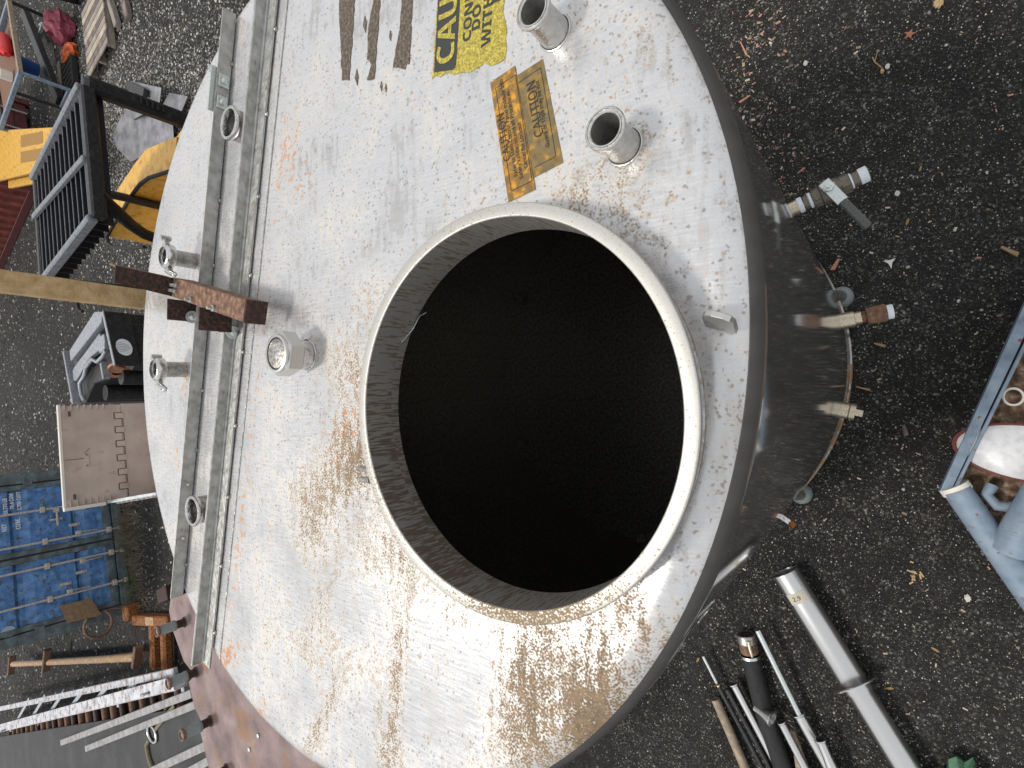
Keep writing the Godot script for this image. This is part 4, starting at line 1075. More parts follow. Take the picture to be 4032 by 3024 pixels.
	# weeds at its foot
	var wm := MB.new()
	wm.hexa([V(-0.5, 0, -0.5), V(0.5, 0, -0.5), V(0.5, 0, 0.5), V(-0.5, 0, 0.5), V(0.2, 1, 0.2), V(0.5, 1, 0.2), V(0.5, 1, 0.4), V(0.2, 1, 0.4)])
	var xf := []
	var cols := []
	for k in 2600:
		var s := rng.randf_range(-0.2, 2.7)
		var clump := 0.5 + 0.5 * sin(s * 5.1 + 1.3)
		var o := 0.08 + absf(rng.randfn(0.0, 0.38))
		var p: Vector3 = K.call(s, 0.0, o)
		var hgt := rng.randf_range(0.05, 0.28) * (0.4 + clump) * clampf(1.2 - o, 0.25, 1.0)
		var tilt := Basis.from_euler(V(rng.randfn(0, 0.6), rng.randf() * TAU, rng.randfn(0, 0.6)))
		xf.append(Transform3D(tilt.scaled_local(V(0.006, hgt, 0.004)), p))
		cols.append([Color(0.12, 0.1, 0.08), Color(0.18, 0.15, 0.11), Color(0.24, 0.2, 0.15), Color(0.11, 0.1, 0.075), Color(0.08, 0.1, 0.04)][rng.randi() % (5 if clump > 0.6 else 3)])
	for k in 420:
		var c: float = [0.55, 1.35, 2.05][rng.randi() % 3]
		var p: Vector3 = K.call(c + rng.randfn(0.0, 0.13), absf(rng.randfn(0.0, 0.1)), 0.2 + absf(rng.randfn(0.0, 0.13)))
		xf.append(Transform3D(Basis.from_euler(V(rng.randf() * TAU, rng.randf() * TAU, 0)).scaled_local(V(0.018, 0.03, 0.003)), p))
		cols.append([Color(0.06, 0.11, 0.03), Color(0.1, 0.17, 0.05), Color(0.05, 0.08, 0.03)][rng.randi() % 3])
	scatter("weeds", wm.mesh(), xf, cols, "dry stems and green weeds along the foot of the blue container", "weeds")
	# the dark red one, far right
	var A2 := V(4.45, 0, -15.5)
	var e2 := V(0.932, 0, -0.362)                    # along its doors
	var b2 := V(-0.362, 0, -0.932)                   # along its side, away
	var r := thing("red_container", "dark red shipping container with a corrugated side far beyond the tank", "container", A2 + e2 * 1.2 + b2 * 3.0)
	var wave := []
	var s := 0.1
	while s < 6.0:
		wave.append_array([Vector2(s, 0.0), Vector2(s + 0.11, 0.0), Vector2(s + 0.16, 0.045), Vector2(s + 0.25, 0.045)])
		s += 0.3
	wave.append(Vector2(6.0, 0.08)); wave.append(Vector2(0.1, 0.08))
	obj("side_wall", MB.new().prism(wave, 0.15, 2.5, Transform3D(Basis(b2, Vector3.UP, e2), A2)), M.red_paint, r)
	obj("side_wall", MB.new().box(A2 + e2 * 2.4 + b2 * 3.0 + V(0, 1.3, 0), V(5.8, 2.4, 0.05), Basis(b2, Vector3.UP, e2)), M.red_paint, r)
	obj("roof", MB.new().box(A2 + e2 * 1.22 + b2 * 3.0 + V(0, 2.53, 0), V(6.0, 0.06, 2.44), Basis(b2, Vector3.UP, e2), 0.01), M.red_paint, r)
	obj("rear_wall", MB.new().box(A2 + e2 * 1.22 + b2 * 5.97 + V(0, 1.3, 0), V(0.05, 2.4, 2.3), Basis(b2, Vector3.UP, e2)), M.red_paint, r)
	obj("bottom_rail", MB.new().box(A2 + b2 * 3.0 + e2 * 0.03 + V(0, 0.08, 0), V(6.0, 0.15, 0.08), Basis(b2, Vector3.UP, e2), 0.008), M.red_dark, r)
	for q in [0.06, 2.38]: obj("corner_post", MB.new().box(A2 + e2 * q + b2 * 0.05 + V(0, 1.27, 0), V(0.14, 2.54, 0.14), Basis(b2, Vector3.UP, e2), 0.01), M.red_dark, r)
	for k in 2:
		var c := A2 + e2 * (0.68 + 1.08 * k) + V(0, 1.27, 0) + b2 * 0.04
		var dr := obj("door", MB.new().box(c, V(0.06, 2.4, 1.06), Basis(b2, Vector3.UP, e2), 0.01), M.red_dark, r)
		for j in 4: obj("rib", MB.new().box(c - b2 * 0.035 + V(0, -0.9 + j * 0.6, 0), V(0.03, 0.14, 0.98), Basis(b2, Vector3.UP, e2), 0.012), M.red_dark, dr)
		for j in [-0.25, 0.25]: obj("lock_rod", MB.new().tube([c - b2 * 0.09 + e2 * j + V(0, -1.2, 0), c - b2 * 0.09 + e2 * j + V(0, 1.2, 0)], 0.018, 10), M.lock_rod, dr)

# ---------------------------------------------------------------- forklift
func forklift() -> void:
	var t := thing("forklift", "yellow and black forklift with a slatted overhead guard behind the tank", "forklift", V(1.3, 0, -4.8))
	var h := 2.1
	var A := V(1.985, h, -4.302)
	var B := V(1.645, h, -5.472)
	var Cc := V(0.78, h, -5.288)
	var E := V(1.071, h, -4.088)
	var g := obj("overhead_guard", MB.new().bar(A, E, 0.075, 0.085, 0.012).bar(B, Cc, 0.06, 0.07, 0.01), M.black_paint, t)
	obj("side_rail", MB.new().bar(A + V(0, 0.03, 0), B + V(0, 0.03, 0), 0.045, 0.06, 0.008), M.guard_grey, g)
	obj("side_rail", MB.new().bar(E + V(0, 0.03, 0), Cc + V(0, 0.03, 0), 0.045, 0.06, 0.008), M.guard_grey, g)
	obj("middle_rail", MB.new().bar(A.lerp(E, 0.56) + V(0, 0.045, 0), B.lerp(Cc, 0.37) + V(0, 0.045, 0), 0.04, 0.03, 0.006), M.guard_grey, g)
	for k in 12:
		var f := (k + 0.6) / 12.6
		var p := A.lerp(B, f) + V(0, -0.035, 0)
		var q := E.lerp(Cc, f) + V(0, -0.035, 0)
		obj("slat", MB.new().bar(p, q, 0.01, 0.13, 0.002), M.slat_dark, g)
		obj("slat_edge", MB.new().bar(p + V(0, 0.0665, 0), q + V(0, 0.0665, 0), 0.006, 0.003), M.guard_grey, g)
	# posts
	var pa := obj("post", MB.new().bar(A + V(0.03, 0.02, -0.02), A + V(0.05, -1.2, -0.05), 0.11, 0.1, 0.025, V(0, 0, 1)), M.black_paint, t)
	for k in 5:
		var y := 1.80 - k * 0.035
		obj("grip_rib", MB.new().box(V(2.025, y, -4.265), V(0.06, 0.018, 0.014), Basis(), 0.004), M.rubber, pa)
	obj("post", MB.new().tube([V(1.23, 2.09, -4.13), V(1.2, 2.05, -4.15), V(1.17, 1.97, -4.2), V(1.13, 1.86, -4.29), V(1.1, 1.76, -4.35), V(1.07, 1.55, -4.4), V(1.05, 0.9, -4.42)], [0.05, 0.05, 0.045, 0.04, 0.038, 0.038, 0.038], 12), M.black_paint, t)
	obj("gusset", MB.new().prism([Vector2(1.09, -4.13), Vector2(1.25, -4.15), Vector2(1.12, -4.26)], 2.04, 2.07), M.black_paint, t)
	for p in [B + V(-0.02, -0.03, 0.02), Cc + V(0.02, -0.03, 0.02)]:
		obj("post", MB.new().tube([p, p + V(0.01, -0.15, 0.05), p + V(0.02, -0.5, 0.07), p + V(0.02, -1.3, 0.07)], 0.035, 10), M.black_paint, t)
	# raised hood, its rim trimmed in black rubber, and the chassis
	var hy := 1.5
	var outer := [V(1.954, hy, -4.502), V(1.988, hy, -4.811), V(2.018, hy, -5.119), V(1.953, hy, -5.378), V(1.818, hy, -5.798), V(1.62, hy, -6.046), V(1.465, hy, -6.03)]
	var inner := [V(1.69, hy, -4.5), V(1.746, hy, -5.003), V(1.735, hy, -5.2), V(1.69, hy, -5.36), V(1.607, hy, -5.569), V(1.52, hy, -5.8), V(1.427, hy, -6.01)]
	var hm := MB.new()
	for k in 6:
		hm.hexa([inner[k] + V(0, -0.03, 0), inner[k + 1] + V(0, -0.03, 0), outer[k + 1] + V(0, -0.06, 0), outer[k] + V(0, -0.06, 0), inner[k], inner[k + 1], outer[k + 1] - V(0, 0.015, 0), outer[k] - V(0, 0.015, 0)])
		hm.hexa([outer[k] + V(-0.03, -0.5, 0), outer[k + 1] + V(-0.03, -0.5, 0), outer[k + 1] + V(0, -0.5, 0), outer[k] + V(0, -0.5, 0), outer[k] + V(-0.03, -0.055, 0), outer[k + 1] + V(-0.03, -0.055, 0), outer[k + 1] - V(0, 0.055, 0), outer[k] - V(0, 0.055, 0)])
	var hood := obj("hood", hm, M.yellow_paint, t)
	var wl := MB.new()
	for k in 6: wl.hexa([inner[k] + V(0, -0.42, 0), inner[k + 1] + V(0, -0.42, 0), inner[k + 1] + V(0.02, -0.42, 0), inner[k] + V(0.02, -0.42, 0), inner[k] + V(0, -0.03, 0), inner[k + 1] + V(0, -0.03, 0), inner[k + 1] + V(0.02, -0.03, 0), inner[k] + V(0.02, -0.03, 0)])
	obj("hood_wall", wl, M.yellow_paint, hood)
	var trim := inner.duplicate()
	trim.append_array([V(1.36, hy, -5.98), V(1.3, hy, -5.86), V(1.24, hy, -5.55), V(1.18, hy, -5.1)])
	obj("rubber_trim", MB.new().tube(trim, 0.016, 8), M.rubber, hood)
	obj("hood_lining", MB.new().prism([Vector2(1.69, -4.5), Vector2(1.746, -5.0), Vector2(1.69, -5.36), Vector2(1.607, -5.569), Vector2(1.43, -6.0), Vector2(1.34, -5.97), Vector2(1.28, -5.84), Vector2(1.15, -5.0), Vector2(1.15, -4.5)], hy - 0.46, hy - 0.42), M.yellow_paint, hood)
	obj("lining_ridge", MB.new().box(V(1.5, hy - 0.4, -5.5), V(0.12, 0.03, 0.2), Basis(), 0.006), M.yellow_paint, hood)
	obj("chassis", MB.new().box(V(1.45, 0.75, -4.75), V(1.7, 0.9, 1.0), Basis(Vector3.UP, 0.3), 0.06), M.yellow_paint, t)
	obj("counterweight", MB.new().box(V(2.2, 0.72, -5.05), V(0.5, 0.95, 1.05), Basis(Vector3.UP, 0.3), 0.12), M.yellow_paint, t)
	for p in [V(0.85, 0.3, -4.0), V(0.68, 0.3, -5.0), V(2.15, 0.3, -4.45), V(2.0, 0.3, -5.55)]:
		var w := obj("wheel", MB.new().lathe([Vector2(0.17, -0.09), Vector2(0.28, -0.1), Vector2(0.3, -0.07), Vector2(0.3, 0.07), Vector2(0.28, 0.1), Vector2(0.17, 0.09)], 28, frame(p, V(0.3, 0, 0.95))), M.tyre_rubber, t)
		obj("rim", MB.new().lathe([Vector2(0.0, -0.06), Vector2(0.17, -0.08), Vector2(0.17, 0.08), Vector2(0.0, 0.06)], 20, frame(p, V(0.3, 0, 0.95))), M.yellow_paint, w)
	# mast: nested channels seen from above, a plate with a white shell emblem on its near side
	var mo := V(0.19, 0, -4.37)
	var ml := V(0.35, 0, 0.937)                      # across the mast
	var mf := V(-0.937, 0, 0.35)                     # forwards
	var mast := obj("mast", MB.new().prism([Vector2(0.49, -4.2), Vector2(0.176, -4.03), Vector2(0.138, -4.08), Vector2(0.046, -4.2), Vector2(0.015, -4.45), Vector2(-0.12, -4.63), Vector2(-0.14, -4.86), Vector2(0.25, -5.05)], 0.25, 2.03, Transform3D(), 0.006), M.black_paint, t)
	# the near plate with its emblem: white rays in a round shell
	var pb := V(0.467, 0, -4.001)
	var pc := V(0.167, 0, -3.824)
	var pd := (pc - pb).normalized()
	var po := V(-pd.z, 0, pd.x)
	if po.z < 0: po = -po
	var pm := pb + pd * 0.19
	obj("side_plate", MB.new().box(pm + V(0, 2.03, 0) - po * 0.012, V(0.4, 0.135, 0.02), Basis(pd, Vector3.UP, pd.cross(Vector3.UP)), 0.003), M.black_paint, mast)
	obj("plate_edge", MB.new().box(pm + V(0, 2.1, 0) - po * 0.014, V(0.4, 0.006, 0.026), Basis(pd, Vector3.UP, pd.cross(Vector3.UP)), 0.001), M.mast_grey, mast)
	emblem(pb + pd * 0.263 + V(0, 2.034, 0) - po * 0.0005, -pd, po, mast)
	obj("plate_bracket", MB.new().box(pm + V(0, 1.6, 0) - po * 0.1, V(0.3, 0.75, 0.12), Basis(pd, Vector3.UP, pd.cross(Vector3.UP)), 0.01), M.black_paint, mast)
	# crossbars and the light cut ends of the nested channels
	obj("cross_plate", MB.new().prism([Vector2(0.47, -4.03), Vector2(0.404, -4.05), Vector2(0.175, -4.677), Vector2(0.25, -4.704), Vector2(0.482, -4.177)], 2.06, 2.1, Transform3D(), 0.003), M.mast_grey, mast)
	obj("cross_plate", MB.new().prism([Vector2(0.342, -4.161), Vector2(0.322, -4.131), Vector2(0.335, -4.08), Vector2(0.297, -4.06), Vector2(0.236, -4.065), Vector2(0.21, -4.148), Vector2(0.231, -4.177), Vector2(0.195, -4.333), Vector2(0.145, -4.447), Vector2(0.082, -4.548), Vector2(0.033, -4.653), Vector2(0.039, -4.706), Vector2(0.107, -4.716), Vector2(0.129, -4.687)], 2.05, 2.08, Transform3D(), 0.003), M.mast_grey, mast)
	obj("channel_edge", MB.new().bar(V(0.252, 2.08, -4.841), V(-0.128, 2.08, -4.627), 0.022, 0.05, 0.003), M.mast_grey, mast)
	obj("channel_edge", MB.new().tube([V(0.226, 2.07, -4.07), V(0.188, 2.07, -4.133), V(0.156, 2.07, -4.239), V(0.179, 2.07, -4.333), V(0.124, 2.07, -4.463), V(0.07, 2.07, -4.497), V(0.016, 2.07, -4.6), V(-0.062, 2.07, -4.567), V(-0.105, 2.07, -4.5)], 0.012, 6), M.mast_grey, mast)
	obj("channel_edge", MB.new().bar(V(0.147, 2.07, -4.11), V(0.044, 2.07, -4.06), 0.02, 0.04, 0.003), M.mast_grey, mast)
	for p in [V(0.12, 2.0, -4.05), V(0.09, 2.0, -4.1), V(-0.1, 2.02, -4.75)]:
		obj("roller", MB.new().lathe([Vector2(0.03, -0.008), Vector2(0.062, -0.008), Vector2(0.066, -0.004), Vector2(0.066, 0.004), Vector2(0.062, 0.008), Vector2(0.03, 0.008)], 28, frame(p, V(pd.x, 0.0, pd.z))), M.copper, mast)
	for q in [V(0.06, 0.0, -4.1), V(-0.05, 0.0, -4.4)]:
		obj("cylinder", MB.new().tube([q + V(0, 0.25, 0), q + V(0, 1.98, 0)], 0.055, 16), M.black_paint, mast)
	var hook := []
	for j in 9: hook.append(V(0.62 + cos(PI * j / 8) * 0.08, 2.02, -4.72 - sin(PI * j / 8) * 0.12))
	obj("wire_loop", MB.new().tube(hook, 0.012, 6), M.rubber, mast)
	for k in 2:
		var q := mo + mf * 0.32 + ml * (0.25 - 0.5 * k)
		obj("fork", MB.new().bar(q + V(0, 0.05, 0), q + mf * 1.05 + V(0, 0.04, 0), 0.1, 0.035, 0.008).bar(q + V(0, 0.04, 0), q + V(0, 0.7, 0), 0.1, 0.04, 0.008, mf), M.black_paint, t)
func emblem(c: Vector3, right: Vector3, out: Vector3, par: Node3D) -> void:   # a round shell of seven white rays
	var m := MB.new()
	var xf := Transform3D(Basis(right.normalized() * 1.42, out.normalized(), Vector3.UP), c)
	var R := 0.044
	var edge := func(j: float, y: float) -> float:   # how far out the border between two rays lies at this height
		var wide := sqrt(maxf(0.0, R * R - y * y))
		var f := (y + R) / (2.0 * R)
		if absf(j) > 0.99: return signf(j) * wide
		return j * wide * pow(f, 0.7)
	for k in 7:
		var j0 := lerpf(-1.0, 1.0, (k + (0.0 if k == 0 else 0.1)) / 7.0)
		var j1 := lerpf(-1.0, 1.0, (k + (1.0 if k == 6 else 0.9)) / 7.0)
		for j in 14:
			var y0 := -R + 2.0 * R * j / 14.0
			var y1 := -R + 2.0 * R * (j + 1) / 14.0
			m.f4(xf * V(edge.call(j0, y0), 0.001, y0), xf * V(edge.call(j1, y0), 0.001, y0), xf * V(edge.call(j1, y1), 0.001, y1), xf * V(edge.call(j0, y1), 0.001, y1), out)
	obj("emblem", m, M.white_print, par)

# ---------------------------------------------------------------- beige bulk bin
func bulk_bin() -> void:
	var a := V(-0.26, 0, -8.8)
	var z := V(-1.578, 0, -8.537)
	var e := (z - a).normalized()
	var n := V(-e.z, 0, e.x)
	if n.z < 0: n = -n
	var b := Basis(e, Vector3.UP, e.cross(Vector3.UP))
	var t := thing("bulk_bin", "beige plastic bulk bin with one tall side standing up behind the tank", "bin", (a + z) / 2 + n * 0.5)
	var W := (z - a).length()
	var at := func(s: float, h: float, o: float) -> Vector3: return a + e * s + V(0, h, 0) + n * o
	obj("tall_panel", MB.new().box(at.call(W / 2, 0.88, 0.0), V(W - 0.02, 0.66, 0.03), b, 0.004), M.beige_plastic, t)
	obj("top_edge", MB.new().box(at.call(W / 2, 1.222, -0.005), V(W + 0.02, 0.035, 0.05), b, 0.006), M.beige_edge, t)
	obj("side_edge", MB.new().box(at.call(W + 0.015, 1.02, 0.015), V(0.045, 0.44, 0.07), b, 0.006), M.beige_edge, t)
	for k in 7:
		obj("rib", MB.new().box(at.call(0.03, 1.17 - k * 0.07, 0.03), V(0.07, 0.01, 0.03), b, 0.002), M.beige_plastic, t)
		obj("rib", MB.new().box(at.call(W - 0.05, 1.17 - k * 0.07, 0.03), V(0.08, 0.01, 0.03), b, 0.002), M.beige_plastic, t)
	obj("lower_panel", MB.new().box(at.call(W / 2, 0.33, 0.0), V(W, 0.42, 0.03), b, 0.004), M.beige_plastic, t)
	# castellated hinge line between the two panels: a run of knuckles and dark gaps
	for k in 6:
		var s := 0.08 + k * (W - 0.16) / 6.0 + 0.09
		obj("hinge_knuckle", MB.new().box(at.call(s, 0.575, 0.018), V(0.075, 0.10, 0.018), b, 0.003), M.beige_plastic, t)
		obj("hinge_gap", MB.new().box(at.call(s, 0.6335, 0.0162), V(0.085, 0.012, 0.004), b), M.beige_joint, t)
		obj("hinge_gap", MB.new().box(at.call(s - 0.044, 0.585, 0.0162), V(0.008, 0.1, 0.004), b), M.beige_joint, t)
		obj("hinge_gap", MB.new().box(at.call(s + 0.044, 0.585, 0.0162), V(0.008, 0.1, 0.004), b), M.beige_joint, t)
		obj("hinge_gap", MB.new().box(at.call(s + 0.1, 0.535, 0.0162), V(0.1, 0.01, 0.004), b), M.beige_joint, t)
	obj("latch", MB.new().box(at.call(W * 0.56, 0.97, 0.02), V(0.17, 0.055, 0.012), b, 0.003), M.beige_plastic, t)
	obj("latch_slot", MB.new().box(at.call(W * 0.56 - 0.07, 0.97, 0.0275), V(0.014, 0.018, 0.004), b), M.beige_joint, t)
	obj("latch_slot", MB.new().box(at.call(W * 0.56 + 0.07, 0.97, 0.0275), V(0.014, 0.018, 0.004), b), M.beige_joint, t)
	obj("split", MB.new().box(at.call(W * 0.54, 1.1, 0.0162), V(0.007, 0.2, 0.003), b).bar(at.call(W * 0.49, 0.99, 0.0162), at.call(W * 0.44, 0.93, 0.0162), 0.005, 0.003, 0.0, n), M.beige_joint, t)
	for s in [0.12, W - 0.13]: obj("slot", MB.new().box(at.call(s, 1.12, 0.0162), V(0.07, 0.03, 0.003), b), M.beige_joint, t)
	obj("base", MB.new().box(at.call(W / 2, 0.13, 0.52), V(W + 0.02, 0.16, 1.1), b, 0.01), M.beige_plastic, t)
	obj("folded_side", MB.new().hexa([at.call(W - 0.02, 0.21, 0.03), at.call(W + 0.02, 0.21, 0.03), at.call(W + 0.02, 0.21, 1.0), at.call(W - 0.02, 0.21, 1.0), at.call(W - 0.02, 0.8, 0.03), at.call(W + 0.02, 0.8, 0.03), at.call(W + 0.02, 0.45, 0.7), at.call(W - 0.02, 0.45, 0.7)]), M.galv_panel, t)
	for k in 8:
		obj("side_rib", MB.new().box(at.call(W + 0.03, 0.62 - k * 0.03, 0.1 + k * 0.08), V(0.03, 0.16, 0.012), b, 0.002), M.beige_edge, t)

# ---------------------------------------------------------------- conveyor, poles and scrap on the left
func conveyor_and_scrap() -> void:
	var t := thing("belt_conveyor", "long white framed conveyor with rusty rollers and a wide black belt", "conveyor", V(-5.5, 0, -9.5))
	var n0 := V(-7.078, 0.8, -14.767)
	var n1 := V(-3.256, 0.8, -6.198)
	var d := (n1 - n0).normalized()
	var left := V(d.z * -1.0, 0, d.x)
	if left.x > 0: left = -left
	var fr := obj("side_frame", MB.new().bar(n0 - d * 3.0, n1, 0.06, 0.13, 0.006), M.conveyor_white, t)
	obj("top_flange", MB.new().bar(n0 - d * 3.0 + V(0, 0.07, 0) - left * 0.05, n1 + V(0, 0.07, 0) - left * 0.05, 0.14, 0.012, 0.003), M.conveyor_white, fr)
	var f0 := V(-6.563, 0.7, -14.758)
	var f1 := V(-3.284, 0.7, -6.597)
	obj("far_rail", MB.new().bar(f0 - d * 3.0, f1, 0.09, 0.05, 0.005), M.conveyor_white, t)
	for k in 7:
		var f := 0.12 + k * 0.13
		obj("cross_member", MB.new().bar(n0.lerp(n1, f) - V(0, 0.03, 0), f0.lerp(f1, minf(f + 0.1, 1.0)), 0.07, 0.02, 0.003), M.galv_panel, t)
	for k in 24:
		var p := n0.lerp(n1, 0.02 + k * 0.0405) + V(0, -0.12, 0) + left * 0.04
		var ro := obj("roller", MB.new().tube([p, p + left * 0.55], 0.042, 14), M.rust if k % 3 else M.rust_dark_or_shaded, t)
		obj("shaft", MB.new().tube([p - left * 0.05, p], 0.014, 8), M.steel_dull, ro)
	var b0 := V(-7.457, 0, -15.373) - d * 3.0
	var b1 := V(-3.4, 0, -5.9)
	obj("belt", MB.new().prism([Vector2(b0.x, b0.z), Vector2(b1.x, b1.z), Vector2(b1.x + left.x * 2.6, b1.z + left.z * 2.6), Vector2(b0.x + left.x * 2.6, b0.z + left.z * 2.6)], 0.715, 0.735, Transform3D(), 0.004), M.belt, t)
	for k in 5:
		for s in [0.06, 2.4]:
			var p: Vector3 = n0.lerp(n1, 0.03 + k * 0.235) + left * s
			obj("leg", MB.new().bar(V(p.x, 0, p.z), V(p.x, 0.7, p.z), 0.08, 0.08, 0.005, d), M.conveyor_white, t)
	for k in 2:
		var p: Vector3 = [n1 - d * 0.75 - left * 0.02 + V(0, 0.09, 0), n0 + d * 1.0 + V(0, 0.1, 0)][k]
		var ring := []
		for j in 13: ring.append(p + d * cos(TAU * j / 12) * 0.05 + V(0, sin(TAU * j / 12) * 0.05, 0))
		obj("lifting_eye", MB.new().tube(ring, 0.014, 8, false), M.steel_dull, fr)
	var lab := ["grey weathered wooden bar lying on the black belt, longest of four", "grey weathered wooden bar on the belt, beside the longest one", "short grey wooden bar on the belt near the mauve plate", "shortest grey wooden bar tucked against the mauve plate"]
	var bars := [[V(-5.712, 0.76, -10.695), V(-3.3, 0.76, -6.02), 0.085], [V(-5.312, 0.76, -9.484), V(-3.36, 0.76, -5.88), 0.08], [V(-4.6, 0.76, -7.1), V(-3.65, 0.76, -5.57), 0.085], [V(-4.25, 0.76, -6.22), V(-3.6, 0.76, -5.25), 0.08]]
	for k in 4: solo("wooden_bar", lab[k], "wooden bar", MB.new().bar(bars[k][0], bars[k][1], bars[k][2], 0.045, 0.006), M.wood_silver, "wooden bars on the conveyor belt")
	var sl := thing("rope_sling", "frayed rope with a steel ring lying on the black belt", "rope", V(-4.2, 0.735, -7.1))
	var rg := []
	for j in 17: rg.append(V(-4.178 + cos(TAU * j / 16) * 0.09, 0.752, -7.13 + sin(TAU * j / 16) * 0.13))
	obj("ring", MB.new().tube(rg, 0.016, 8, false), M.steel, sl)
	obj("strap", MB.new().bar(V(-4.1, 0.748, -7.05), V(-3.62, 0.748, -6.52), 0.045, 0.01, 0.002), M.rope, sl)
	obj("rope", MB.new().tube([V(-4.27, 0.755, -7.2), V(-4.38, 0.755, -7.29), V(-4.47, 0.755, -7.24), V(-4.52, 0.755, -7.2), V(-4.6, 0.755, -7.08), V(-4.7, 0.755, -7.0), V(-4.78, 0.755, -6.9)], 0.024, 8), M.rope, sl)
	# rusty clevis with two prongs
	var hk := thing("rusty_yoke", "orange rusty two pronged steel yoke on the ground by the conveyor", "yoke", V(-3.7, 0, -8.8))
	obj("crossbar", MB.new().bar(V(-3.68, 0.1, -9.55), V(-3.36, 0.1, -8.25), 0.15, 0.16, 0.02), M.rust_orange, hk)
	obj("end_block", MB.new().box(V(-3.6, 0.12, -9.72), V(0.24, 0.2, 0.22), Basis(Vector3.UP, 0.25), 0.02), M.rust_orange, hk)
	obj("prong", MB.new().bar(V(-3.55, 0.11, -8.86), V(-4.22, 0.11, -8.82), 0.15, 0.13, 0.03), M.rust_orange, hk)
	obj("prong", MB.new().bar(V(-3.45, 0.11, -8.46), V(-4.18, 0.11, -8.4), 0.15, 0.13, 0.03), M.rust_orange, hk)
	obj("label_plate", MB.new().box(V(-3.5, 0.182, -8.85), V(0.12, 0.006, 0.3), Basis(Vector3.UP, 0.24), 0.001), M.rusty_cream, hk)
	# long stand lying by the container
	var pl := thing("rusty_stand", "long cream pole with rusty square end plates lying by the container", "pole", V(-5.2, 0, -12.7))
	obj("pole", MB.new().tube([V(-6.45, 0.3, -16.4), V(-4.03, 0.3, -9.0)], 0.06, 10), M.rusty_cream, pl)
	obj("brace", MB.new().tube([V(-6.4, 0.12, -16.0), V(-4.1, 0.14, -9.2)], 0.03, 8), M.rusty_cream, pl)
	for q in [[V(-6.55, 0.3, -16.6), 0.5], [V(-5.45, 0.34, -13.5), 0.5], [V(-4.0, 0.3, -8.95), 0.36]]:
		obj("end_plate", MB.new().box(q[0], V(q[1], 0.12, 0.07), Basis(Vector3.UP, -0.3), 0.01), M.rust, pl)
	solo("small_block", "small dark block with a pale side on the gravel beside the tank", "block", MB.new().box(V(-2.95, 0.12, -8.25), V(0.2, 0.24, 0.35), Basis(Vector3.UP, 0.4), 0.01), M.rust_dark_or_shaded)

